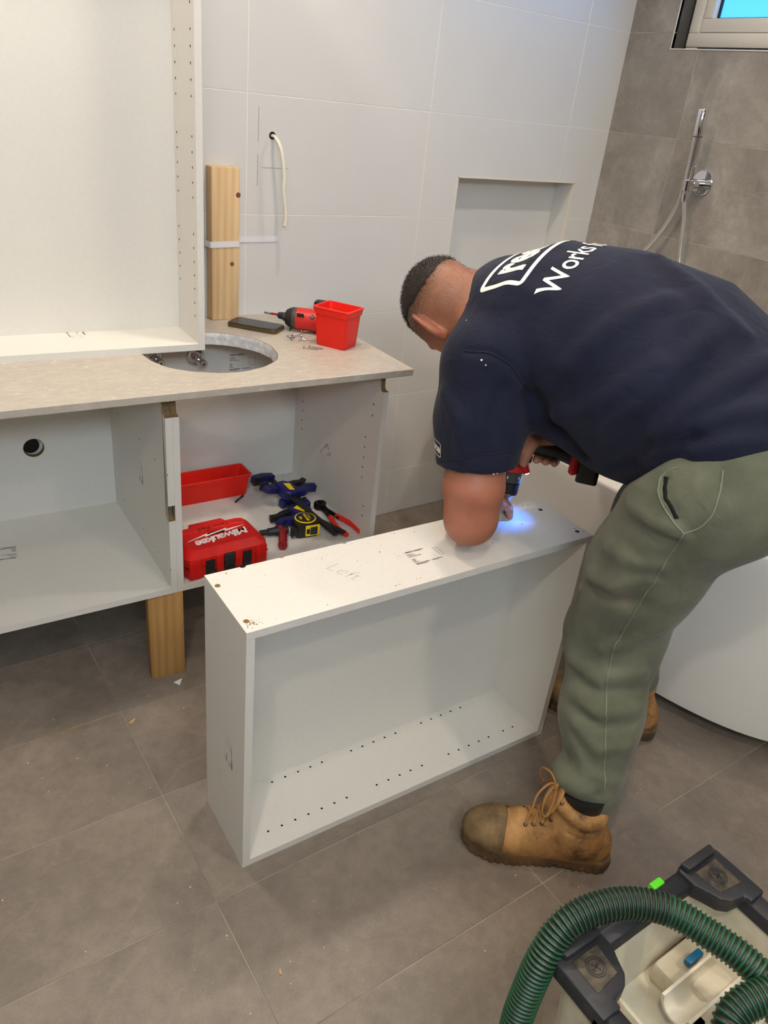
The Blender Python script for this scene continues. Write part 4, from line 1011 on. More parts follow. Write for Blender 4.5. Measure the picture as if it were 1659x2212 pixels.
# ---------------------------------------------------------------- debris
paper = thing('paper_offcut', 'small white triangle of paper on the floor by the timber prop', 'paper', (-0.436, -0.555, 0.0))
prism('sheet', [(-0.012, 0.006), (0.013, 0.011), (-0.002, -0.012)], 'z', 0.0004, 0.0012, M['white_paint'], paper)
def chip(label, x, y, s, rz):
    t = thing('wood_chip', label, 'wood chip', (x, y, 0), rz, group='wood chips on the floor')
    prism('sliver', [(-1.0*s, -0.15*s), (-0.3*s, -0.4*s), (0.9*s, -0.1*s), (1.1*s, 0.15*s), (0.2*s, 0.35*s), (-0.7*s, 0.25*s)], 'z', 0.0003, 0.003, mat('raw_chip', rgb(176, 134, 84), 0.8, col2=rgb(210, 180, 130), vscale=200), t)
    return t
chip('small pale wood chip on the floor left of the white carcass', -0.587, -0.640, 0.010, 0.5)
chip('curled brown wood chip on the floor nearest the bottom edge of the photo', -0.710, -1.437, 0.009, 2.5)
chip('small brown wood chip on the floor at the lower middle', -0.556, -1.372, 0.006, 1.2)
chip('reddish brown chip on the floor below the bath', 0.742, -1.583, 0.012, 2.3)
def scatter(name, label, n, region, z, smin, smax, material, seed, cat='debris'):
    rnd = random.Random(seed); bm = bmesh.new()
    for i in range(n):
        x, y = region(rnd); s = smin+(smax-smin)*rnd.random()**2; a = rnd.random()*6.28; k = 0.3+0.6*rnd.random()
        p = [(-s, -s*k), (s, -s*k*0.6), (s*0.7, s*k), (-s*0.6, s*k*0.8)]
        A = [bm.verts.new((x+c*math.cos(a)-d*math.sin(a), y+c*math.sin(a)+d*math.cos(a), z+0.0002)) for c, d in p]
        B = [bm.verts.new(v.co+Vector((0, 0, 0.0004+s*0.35))) for v in A]
        bm.faces.new(A[::-1]); bm.faces.new(B)
        for q in range(4): bm.faces.new((A[q], A[(q+1) % 4], B[(q+1) % 4], B[q]))
    o = bm_obj(name, bm, material); return tag(o, label, cat, kind='stuff')
M['dust'] = mat('pale_sawdust', rgb(206, 190, 160), 0.9)
M['brown_dust'] = mat('brown_sawdust', rgb(160, 128, 84), 0.9)
def free_xy(r, x, y): return not (-0.54 < x < 0.33 and -1.18 < y < -0.93)
def reg_floor(r):
    while True:
        x, y = r.uniform(-1.05, 0.9), r.uniform(-1.9, -0.5)
        if not (-0.53 < x < 0.33 and -1.18 < y < -0.93) and not (x > 0.6 and y > -1.55) and not (x > -0.4 and x < 0.1 and y < -1.7): return x, y
scatter('sawdust', 'pale crumbs of chipboard scattered over the grey floor', 300, reg_floor, 0, 0.0005, 0.0020, M['dust'], 3)
scatter('sawdust', 'small pile of brown sawdust on the floor near the vanity', 160, lambda r: (r.gauss(-0.735, 0.022), r.gauss(-0.600, 0.012)), 0, 0.0005, 0.0018, M['brown_dust'], 4)
scatter('sawdust', 'brown crumbs on the floor by the carcass corner near the boots', 60, lambda r: (r.gauss(0.31, 0.03), r.gauss(-1.20, 0.012)), 0, 0.0005, 0.0018, M['brown_dust'], 5)
km = Matrix.Translation(KO) @ Matrix.Rotation(KR, 4, 'Z')
def reg_top(r):
    while True:
        p = km @ Vector((r.uniform(0.01, 0.5), r.choice([r.uniform(0.01, 0.03), r.uniform(0.15, 0.185), r.uniform(0.1, 0.185)]), 0)); return p.x, p.y
scatter('sawdust', 'brown drilling crumbs on top of the white carcass', 46, reg_top, KH, 0.0004, 0.0016, M['brown_dust'], 6)
scatter('sawdust', 'small heap of drilling crumbs at the near corner of the carcass top', 40, lambda r: (lambda p: (p.x, p.y))(km @ Vector((min(0.06, max(0.004, r.gauss(0.02, 0.007))), min(0.04, max(0.004, r.gauss(0.022, 0.006))), 0))), KH, 0.0004, 0.0016, M['brown_dust'], 8)
scatter('sawdust', 'dark crumbs scattered on the vanity cabinet floor around the tools', 60, lambda r: (r.uniform(-0.14, 0.13), r.uniform(-0.5, -0.3)), FZ, 0.0004, 0.0012, M['rubber'], 9)
scatter('sawdust', 'reddish crumbs on the stone counter in front of the bin', 40, lambda r: (r.gauss(0.06, 0.05), r.uniform(-0.52, -0.40)), CT, 0.0003, 0.0010, M['brown_dust'], 10)
# ---------------------------------------------------------------- signed-distance modelling for soft shapes
A_ = lambda *v: np.array(v, float)
def nrm(v): v = np.asarray(v, float); return v/np.linalg.norm(v)
def smin(a, b, k):
    h = np.clip(0.5+0.5*(b-a)/k, 0, 1); return b*(1-h)+a*h-k*h*(1-h)
def smax(a, b, k): return -smin(-a, -b, k)
def cap(P, a, b, ra, rb):
    a = np.asarray(a, float); d = np.asarray(b, float)-a
    t = np.clip(((P-a)@d)/(d@d), 0, 1)
    return np.linalg.norm(P-a-t[:, None]*d, axis=1)-(ra+(rb-ra)*t)
def chain(P, pts, rad, k=0.02):
    o = None
    for i in range(len(pts)-1):
        c = cap(P, pts[i], pts[i+1], rad[i], rad[i+1]); o = c if o is None else smin(o, c, k)
    return o
def ell(P, c, R, r):
    q = (P-np.asarray(c, float))@np.asarray(R, float).T; r = np.asarray(r, float)
    k0 = np.linalg.norm(q/r, axis=1); k1 = np.linalg.norm(q/(r*r), axis=1)
    return k0*(k0-1)/np.maximum(k1, 1e-9)
def fr(x, z):
    """orthonormal frame rows from x axis and approximate z axis"""
    x = nrm(x); z = np.asarray(z, float); z = nrm(z-x*(z@x)); return np.array([x, np.cross(z, x), z])
def polyd(P, pts):
    o = None
    for a, b in zip(pts[:-1], pts[1:]):
        c = cap(P, a, b, 0, 0); o = c if o is None else np.minimum(o, c)
    return o
def folds(P, lst):
    """soft ridges (amp>0) or creases (amp<0) along 3-D polylines: (pts, width, amp)"""
    o = np.zeros(len(P))
    for pts, wd, am in lst:
        pts = np.asarray(pts, float)
        if len(pts) < 2: continue
        lo = pts.min(0)-3*wd; hi = pts.max(0)+3*wd
        m = np.all((P > lo) & (P < hi), axis=1)
        if m.any(): o[m] += am*np.exp(-(polyd(P[m], pts)/wd)**2)
    return o
def sdf_mesh(f, lo, hi, h, B=4):
    lo = np.asarray(lo, float); hi = np.asarray(hi, float)
    nc = np.ceil((hi-lo)/(h*B)).astype(int)
    n = nc*B+1
    cs = [lo[i]+h*B*(np.arange(nc[i])+0.5) for i in range(3)]
    Pc = np.stack(np.meshgrid(*cs, indexing='ij'), -1).reshape(-1, 3)
    vc = f(Pc).reshape(nc)
    act = np.abs(vc) < h*B*1.35
    V = np.repeat(np.repeat(np.repeat(np.sign(vc)*1.0, B, 0), B, 1), B, 2)
    V = np.pad(V, ((0, 1), (0, 1), (0, 1)), mode='edge')
    am = np.zeros(n, bool)
    a3 = np.repeat(np.repeat(np.repeat(act, B, 0), B, 1), B, 2)
    for dx in (0, 1):
        for dy in (0, 1):
            for dz in (0, 1): am[dx:dx+a3.shape[0], dy:dy+a3.shape[1], dz:dz+a3.shape[2]] |= a3
    idx = np.argwhere(am)
    out = np.empty(len(idx))
    for s in range(0, len(idx), 400000):
        out[s:s+400000] = f(lo+h*idx[s:s+400000])
    V[am] = out
    ins = V < 0
    nx, ny, nz = n
    cor = [(i, j, k) for i in (0, 1) for j in (0, 1) for k in (0, 1)]
    cnt = sum(ins[i:nx-1+i, j:ny-1+j, k:nz-1+k].astype(np.int8) for i, j, k in cor)
    cell = (cnt > 0) & (cnt < 8)
    ci = np.argwhere(cell)
    acc = np.zeros((len(ci), 3)); num = np.zeros(len(ci))
    cv = {c: V[ci[:, 0]+c[0], ci[:, 1]+c[1], ci[:, 2]+c[2]] for c in cor}
    for a in cor:
        for ax in range(3):
            if a[ax] == 0:
                b = list(a); b[ax] = 1; b = tuple(b)
                va, vb = cv[a], cv[b]; m = (va < 0) != (vb < 0)
                t = np.where(m, va/np.where(m, va-vb, 1), 0)
                p = np.tile(np.array(a, float), (len(ci), 1)); p[:, ax] += t
                acc += p*m[:, None]; num += m
    verts = lo+h*(ci+acc/np.maximum(num, 1)[:, None])
    ids = -np.ones(cell.shape, int); ids[cell] = np.arange(len(ci))
    F_ = []
    for ax in range(3):
        sl = [slice(None)]*3; sl2 = [slice(None)]*3; sl[ax] = slice(0, -1); sl2[ax] = slice(1, None)
        s0 = ins[tuple(sl)]; s1 = ins[tuple(sl2)]
        e = np.argwhere(s0 != s1)
        u, v = (ax+1) % 3, (ax+2) % 3
        ok = (e[:, u] > 0) & (e[:, v] > 0) & (e[:, u] < n[u]-1) & (e[:, v] < n[v]-1); e = e[ok]
        q = []
        for du, dv in ((0, 0), (-1, 0), (-1, -1), (0, -1)):
            g = e.copy(); g[:, u] += du; g[:, v] += dv; q.append(ids[g[:, 0], g[:, 1], g[:, 2]])
        q = np.stack(q, 1)
        fl = s0[e[:, 0], e[:, 1], e[:, 2]]
        q[~fl] = q[~fl][:, ::-1]
        F_.append(q[(q >= 0).all(1)])
    return verts, np.concatenate(F_)

# ---------------------------------------------------------------- the worker: pose in world coordinates
HIP_L, HIP_R = A_(0.200, -1.425, 0.850), A_(0.430, -1.315, 0.850)
KNEE_L, KNEE_R = A_(0.225, -1.335, 0.470), A_(0.440, -1.195, 0.470)
ANK_L, ANK_R = A_(0.130, -1.455, 0.130), A_(0.520, -1.245, 0.130)
FACE_H = nrm(A_(-0.40, 0.917, 0)); LAT_H = A_(FACE_H[1], -FACE_H[0], 0)
SP = [A_(0.335, -1.420, 0.945), A_(0.305, -1.265, 1.005), A_(0.255, -1.100, 1.030), A_(0.205, -0.975, 1.052), A_(0.174, -0.890, 1.038)]
SPS = np.array([0.0, 0.3, 0.6, 0.85, 1.0])
SHO_L, ELB_L, WRI_L = A_(0.020, -1.035, 0.980), A_(-0.006, -1.090, 0.686), A_(0.082, -0.972, 0.664)
SHO_R, ELB_R, WRI_R = A_(0.350, -0.880, 1.000), A_(0.430, -0.960, 0.760), A_(0.232, -0.985, 0.800)
NECK = A_(0.168, -0.872, 1.040)
HEAD = A_(0.109, -0.808, 1.013)
HU = nrm(A_(-0.35, 0.90, 0.25))
_f = -A_(0, 0, 1)+HU*HU[2]; _f = nrm(_f); _r = np.cross(_f, HU)
HF = nrm(math.cos(math.radians(22))*_f+math.sin(math.radians(22))*_r); HR = np.cross(HF, HU)   # HR: towards his right ear
HM = np.array([HF, HR, HU])
def hpt(f, r, u): return HEAD+f*HF+r*HR+u*HU

def spine(P):
    ax = SP[-1]-SP[0]; L = np.linalg.norm(ax); ax = ax/L
    s = ((P-SP[0])@ax)/L
    return np.clip(s, 0, 1), s, L
def torso(P, a_, b_, grow=0.0):
    sc, s, L = spine(P)
    cen = np.stack([np.interp(sc, SPS, [p[i] for p in SP]) for i in range(3)], 1)
    e1 = A_(0.93, 0.36, 0.0); e1 = nrm(e1); axd = nrm(SP[-1]-SP[0]); e2 = np.cross(e1, axd)
    if e2[2] < 0: e2 = -e2
    d = P-cen
    l = d@e1; w_ = d@e2; o = (s-sc)*L
    a = np.interp(sc, SPS, a_)+grow; b = np.interp(sc, SPS, b_)+grow
    q = np.stack([l/a, w_/b, o/0.08], 1); k0 = np.linalg.norm(q, axis=1)
    k1 = np.sqrt((l/a**2)**2+(w_/b**2)**2+(o/0.0064)**2)
    return k0*(k0-1)/np.maximum(k1, 1e-6)
def hand(P, wrist, dirx, up, spread, curl, thumb_side, sc=1.0):
    """open/curled hand: palm box + 4 fingers + thumb. dirx: towards fingertips, up: back of the hand"""
    x = nrm(dirx); z = np.asarray(up, float); z = nrm(z-x*(z@x)); y = np.cross(z, x)*thumb_side   # y towards the thumb
    W = lambda a, b, c: np.asarray(wrist)+sc*(a*x+b*y+c*z)
    d = ell(P, W(0.050, 0.0, 0.0), np.array([x, y, z]), A_(0.055, 0.042, 0.020)*sc)
    d = smin(d, cap(P, W(-0.01, 0, 0), W(0.05, 0, 0), 0.027*sc, 0.024*sc), 0.012)
    tips = []
    for i, (off, ln) in enumerate(((0.030, 0.95), (0.010, 1.05), (-0.010, 1.0), (-0.029, 0.80))):
        p = W(0.085, off, 0.004); a = spread*(off/0.03)
        c = curl[i]; dirn = math.cos(a)*x+math.sin(a)*y
        pts = [p]; ang = 0.0
        for sgl, cc in ((0.042*ln, c*0.8), (0.026*ln, c*1.1), (0.021*ln, c*0.8)):
            ang += cc; dd = math.cos(ang)*dirn-math.sin(ang)*z
            pts.append(pts[-1]+sc*sgl*dd)
        d = smin(d, chain(P, pts, [0.0105*sc, 0.0098*sc, 0.0088*sc, 0.0078*sc], 0.004), 0.005); tips.append(pts[-1])
    return d, W
HD_DIR = nrm(A_(0.60, -0.80, 0.0)); HD_N = A_(0.80, 0.60, 0.0)          # drill handle direction, and its far side
DRILL = A_(0.184, -0.998, 0.0)
def hpos(t, n, z): return A_(DRILL[0], DRILL[1], z)+t*HD_DIR+n*HD_N
def body_sdf(P):
    # head
    d = ell(P, hpt(-0.012, 0, 0.030), HM, (0.098, 0.077, 0.088))
    d = smin(d, ell(P, hpt(0.030, 0, -0.035), HM, (0.062, 0.060, 0.075)), 0.03)          # face
    d = smin(d, ell(P, hpt(0.040, 0, -0.085), HM, (0.045, 0.045, 0.032)), 0.03)          # chin and jaw
    d = smin(d, ell(P, hpt(0.075, 0, 0.012), HM, (0.016, 0.045, 0.012)), 0.015)          # brow
    d = smin(d, cap(P, hpt(0.085, 0, 0.0), hpt(0.106, 0, -0.040), 0.009, 0.014), 0.010)  # nose
    d = smin(d, cap(P, hpt(0.082, -0.020, -0.066), hpt(0.082, 0.020, -0.066), 0.007, 0.007), 0.008)  # lips
    for s in (-1, 1):
        d = smax(d, -ell(P, hpt(0.086, 0.031*s, -0.008), HM, (0.012, 0.016, 0.010)), 0.008)
        d = smin(d, ell(P, hpt(0.066, 0.031*s, -0.008), HM, (0.015, 0.013, 0.012)), 0.003)
        # ear: tilted plate with a raised rim and a hollow
        eR = fr(nrm(-0.66*HF+0.75*s*HR), nrm(HU-0.15*HF)); c = hpt(-0.016, 0.085*s, 0.004)
        e = ell(P, c, eR, (0.023, 0.010, 0.035))
        e = smin(e, ell(P, hpt(-0.006, 0.079*s, -0.028), eR, (0.011, 0.008, 0.014)), 0.008)
        e = smax(e, -ell(P, c+0.006*s*HR*1.0+0.008*HF+0.003*HU, eR, (0.015, 0.008, 0.023)), 0.005)
        hx_ = [c+a_*eR[0]+b_*eR[2]-0.003*s*0*HR for a_, b_ in ((-0.014, 0.010), (-0.006, 0.028), (0.009, 0.035), (0.021, 0.025), (0.024, 0.006), (0.017, -0.014), (0.004, -0.030), (-0.008, -0.032))]
        e = smin(e, chain(P, hx_, [0.0040, 0.0046, 0.0050, 0.0050, 0.0048, 0.0046, 0.0055, 0.0050], 0.003), 0.003)
        d = smin(d, e, 0.005)
    # neck, trapezius, upper chest
    d = smin(d, cap(P, hpt(-0.030, 0, -0.030), NECK, 0.058, 0.068), 0.035)
    d = smin(d, cap(P, NECK, SP[3], 0.07, 0.10), 0.04)
    d = smin(d, cap(P, NECK-0.02*nrm(A_(0.93, .36, 0)), SHO_L, 0.055, 0.055), 0.03)
    d = smin(d, cap(P, NECK, SHO_R, 0.055, 0.055), 0.03)
    # arms
    d = smin(d, chain(P, [SHO_L, 0.5*(SHO_L+ELB_L)+A_(-0.004, -0.002, 0), ELB_L+A_(0, 0.006, 0.055), ELB_L], [0.060, 0.060, 0.0585, 0.046], 0.02), 0.02)
    d = smin(d, ell(P, ELB_L+A_(-0.004, -0.006, -0.020), np.eye(3), (0.050, 0.046, 0.044)), 0.03)
    d = smin(d, chain(P, [ELB_L, 0.6*ELB_L+0.4*WRI_L, WRI_L], [0.050, 0.047, 0.031], 0.02), 0.02)
    d = smin(d, chain(P, [SHO_R, ELB_R, 0.5*(ELB_R+WRI_R)+A_(0, 0, 0.01), WRI_R], [0.058, 0.046, 0.042, 0.030], 0.02), 0.02)
    # left hand reaching over the panel, thumb and fingers pinching the screw
    x = nrm(A_(0.070, -0.040, -0.030)); hl = smin(ell(P, WRI_L+A_(0.038, -0.018, -0.010), fr(x, (0, 0, 1)), (0.048, 0.036, 0.019)), cap(P, WRI_L, WRI_L+0.03*x, 0.029, 0.024), 0.012)
    base = WRI_L+0.068*x
    lat = nrm(np.cross(x, A_(0, 0, 1)))      # towards the camera side
    for i, (o, l1) in enumerate(((-0.004, 1.0), (-0.020, 1.08), (-0.034, 1.0), (-0.046, 0.8))):
        p = base+lat*o; q = p+l1*(0.030*x+A_(0, 0, 0.006)); r_ = q+l1*(0.016*x+A_(0, 0, -0.012)); t_ = r_+l1*(0.004*x+A_(0, 0, -0.014))
        hl = smin(hl, chain(P, [p, q, r_, t_], [0.0105, 0.0100, 0.0092, 0.0078], 0.004), 0.004)
    tb = WRI_L+0.022*x+lat*0.026
    hl = smin(hl, chain(P, [tb, A_(0.108, -1.016, 0.652), A_(0.128, -1.024, 0.647), A_(0.146, -1.024, 0.637)], [0.0150, 0.0130, 0.0118, 0.0095], 0.006), 0.010)
    d = smin(d, hl, 0.008)
    # right hand closed around the drill handle
    hr = ell(P, hpos(0.060, 0.006, 0.806), fr(HD_DIR, (0, 0, 1)), (0.045, 0.030, 0.020))
    hr = smin(hr, cap(P, WRI_R+A_(0.0, 0.0, 0.012), hpos(0.060, 0.010, 0.808), 0.029, 0.024), 0.015)
    hr = smin(hr, chain(P, [hpos(0.050, -0.004, 0.806), hpos(0.036, -0.032, 0.798), hpos(0.028, -0.037, 0.772), hpos(0.026, -0.035, 0.746)], [0.018, 0.0140, 0.0122, 0.0100], 0.008), 0.012)
    for i, t in enumerate((0.026, 0.050, 0.070, 0.089)):
        if i == 0:   # index finger on the trigger
            pts = [hpos(0.035, 0.032, 0.800), hpos(0.020, 0.036, 0.770), hpos(0.016, 0.014, 0.742), hpos(0.018, -0.008, 0.738)]
        else:
            pts = [hpos(t, 0.031, 0.802), hpos(t, 0.034, 0.772), hpos(t, 0.012, 0.746), hpos(t, -0.020, 0.753)]
        k = (1.0, 1.02, 1.0, 0.88)[i]
        hr = smin(hr, chain(P, pts, [0.0105*k, 0.0102*k, 0.0098*k, 0.0085*k], 0.005), 0.004)
    d = smin(d, hr, 0.008)
    return d
def thair(P):
    return ell(P, hpt(-0.012, 0, 0.030), HM, (0.1005, 0.0795, 0.0925))
def hair_sdf(P):
    h = thair(P)
    q = P-HEAD; f, r, u = q@HF, q@HR, q@HU
    # keep only the cap: upper crown, trimmed towards the sides and the nape
    T = 0.078-0.33*np.clip(-f, 0, 0.09)-0.25*np.clip(f-0.03, 0, 1)-0.10*np.abs(r)+0.004*np.sin(150*f+2*np.sin(200*r))*np.sin(170*r)
    cut = T-u
    return smax(h, cut, 0.006)

SH_A = np.array([0.215, 0.235, 0.238, 0.200, 0.100]); SH_B = np.array([0.155, 0.178, 0.178, 0.148, 0.095])
SL_END = SHO_L+(ELB_L-SHO_L)*0.655
SHIRT_FOLDS = [
    ([(0.098, -1.384, 0.965), (0.102, -1.401, 0.990), (0.111, -1.414, 1.011), (0.123, -1.423, 1.028), (0.138, -1.431, 1.043), (0.155, -1.436, 1.057), (0.173, -1.442, 1.068), (0.193, -1.445, 1.078), (0.217, -1.448, 1.087), (0.245, -1.448, 1.095)], 0.016, 0.008),
    ([(0.070, -1.166, 0.910), (0.067, -1.210, 0.934), (0.066, -1.250, 0.956), (0.066, -1.280, 0.984), (0.070, -1.304, 1.009), (0.077, -1.321, 1.031), (0.088, -1.336, 1.050), (0.102, -1.347, 1.068)], 0.018, 0.007),
    ([(0.042, -1.217, 1.032), (0.049, -1.227, 1.052), (0.057, -1.235, 1.070), (0.068, -1.241, 1.087), (0.081, -1.249, 1.101), (0.095, -1.256, 1.115), (0.112, -1.261, 1.129), (0.129, -1.270, 1.138), (0.147, -1.279, 1.147), (0.167, -1.286, 1.155)], 0.02, 0.006),
    ([(0.115, -1.361, 0.906), (0.106, -1.385, 0.933), (0.104, -1.404, 0.957), (0.107, -1.419, 0.978), (0.116, -1.435, 0.992), (0.126, -1.449, 1.005), (0.139, -1.461, 1.018), (0.155, -1.475, 1.026), (0.172, -1.489, 1.034), (0.194, -1.499, 1.040)], 0.014, 0.009),
    ([(0.043, -1.146, 0.948), (0.061, -1.159, 0.923), (0.079, -1.173, 0.898), (0.091, -1.190, 0.883), (0.100, -1.209, 0.868), (0.112, -1.226, 0.853)], 0.018, -0.01),
    ([(0.263, -1.176, 1.199), (0.248, -1.217, 1.192), (0.239, -1.254, 1.184), (0.232, -1.287, 1.176), (0.224, -1.314, 1.168), (0.228, -1.334, 1.157), (0.231, -1.353, 1.146), (0.234, -1.373, 1.136), (0.237, -1.392, 1.125)], 0.02, 0.006),
    ([(0.083, -1.285, 0.932), (0.081, -1.307, 0.959), (0.079, -1.328, 0.984), (0.083, -1.344, 1.006), (0.089, -1.355, 1.025), (0.098, -1.363, 1.042), (0.110, -1.369, 1.059), (0.124, -1.374, 1.075), (0.141, -1.375, 1.091), (0.162, -1.375, 1.107), (0.187, -1.373, 1.121), (0.217, -1.367, 1.135)], 0.018, 0.007),
    ([(-0.060, -1.052, 1.019), (-0.048, -1.076, 1.023), (-0.032, -1.095, 1.025), (-0.002, -1.122, 1.007), (0.016, -1.134, 0.983), (0.037, -1.144, 0.957)], 0.005, -0.004),
    ([(-0.074, -1.042, 0.794), (-0.068, -1.106, 0.827), (-0.052, -1.126, 0.837), (-0.031, -1.140, 0.843), (0.024, -1.148, 0.847)], 0.004, -0.003),
    ([(-0.073, -1.033, 0.931), (-0.078, -1.063, 0.915), (-0.076, -1.087, 0.896), (-0.074, -1.097, 0.867), (-0.069, -1.105, 0.836)], 0.014, 0.005),
    ([(-0.011, -1.125, 0.965), (-0.019, -1.127, 0.940), (-0.029, -1.132, 0.916), (-0.021, -1.142, 0.891), (-0.008, -1.148, 0.863)], 0.014, -0.006),
    ([(0.051, -0.956, 1.089), (0.058, -0.985, 1.104), (0.050, -1.028, 1.123), (0.055, -1.073, 1.125), (0.061, -1.114, 1.126)], 0.014, 0.005),
    ([(0.124, -1.294, 0.857), (0.116, -1.328, 0.888), (0.109, -1.358, 0.917), (0.103, -1.387, 0.945), (0.106, -1.415, 0.964), (0.115, -1.439, 0.981)], 0.012, -0.008),
    ([(0.114, -1.448, 0.956), (0.123, -1.471, 0.972), (0.137, -1.491, 0.986), (0.153, -1.507, 0.992), (0.176, -1.520, 0.996)], 0.012, 0.008),
    ([(0.176, -1.297, 0.815)], 0.008, 0.005),
]
def shirt_sdf(P):
    d = torso(P, SH_A, SH_B)
    # belly sags towards the floor
    d = smin(d, ell(P, A_(0.262, -1.215, 0.905), fr(nrm(SP[-1]-SP[0]), (0, 0, 1)), (0.17, 0.165, 0.115)), 0.06)
    d = smin(d, ell(P, A_(0.330, -1.430, 0.880), np.array([LAT_H, FACE_H, A_(0, 0, 1)]), (0.212, 0.168, 0.165)), 0.05)
    d = smin(d, ell(P, A_(0.195, -1.045, 0.935), fr(nrm(SP[-1]-SP[0]), (0, 0, 1)), (0.13, 0.150, 0.10)), 0.06)
    d = smin(d, ell(P, A_(0.170, -0.985, 1.085), fr(nrm(SP[-1]-SP[0]), (0, 0, 1)), (0.12, 0.16, 0.075)), 0.05)
    d = smin(d, cap(P, A_(0.11, -0.945, 1.035), SHO_L+A_(0.0, 0.0, 0.0), 0.072, 0.080), 0.05)
    d = smin(d, cap(P, A_(0.19, -0.915, 1.030), SHO_R, 0.085, 0.085), 0.05)
    d = smin(d, chain(P, [SHO_L, SHO_L+(ELB_L-SHO_L)*0.35, SHO_L+(ELB_L-SHO_L)*0.8], [0.085, 0.090, 0.078], 0.02), 0.03)
    d = smin(d, cap(P, SHO_R, SHO_R+(ELB_R-SHO_R)*0.8, 0.084, 0.080), 0.03)
    # collar band
    d = smin(d, cap(P, NECK+A_(0.014, -0.014, 0.012), NECK+A_(0, 0, 0.008)+0.012*nrm(HEAD-NECK), 0.078, 0.073), 0.02)
    d = d-2.2*folds(P, SHIRT_FOLDS)
    # openings: sleeve hems, shirt hem, neck
    n = nrm(ELB_L-SHO_L+A_(0.02, 0.0, 0)); s = (P-SL_END)@n
    near = np.linalg.norm(P-SL_END, axis=1) < 0.16
    d = np.where(near, smax(d, s, 0.004), d)
    hol = smax(cap(P, SL_END-0.03*n, SL_END+0.1*n, 0.070, 0.074), -(s+0.035), 0.003)
    d = np.where(near, smax(d, -hol, 0.003), d)
    n2 = nrm(ELB_R-SHO_R); e2 = SHO_R+(ELB_R-SHO_R)*0.62; s2 = (P-e2)@n2
    d = np.where(np.linalg.norm(P-e2, axis=1) < 0.15, smax(d, s2, 0.004), d)
    hn = nrm(A_(0.20, 0.60, 0.74)); hs = -((P-A_(0.194, -1.300, 0.775))@hn)           # hem plane
    d = smax(d, hs, 0.006)
    hn2 = smax(torso(P, SH_A-0.010, SH_B-0.010), -(-hs+0.0)-0.05, 0.004)
    nk = nrm(HEAD-NECK); s3 = (P-(NECK+0.022*nk))@nk
    d = np.where(np.linalg.norm(P-NECK, axis=1) < 0.17, smax(d, s3, 0.004), d)
    nh = smax(cap(P, NECK-0.02*nk, NECK+0.1*nk, 0.070, 0.072), -(s3+0.028), 0.003)
    d = smax(d, -nh, 0.003)
    return d

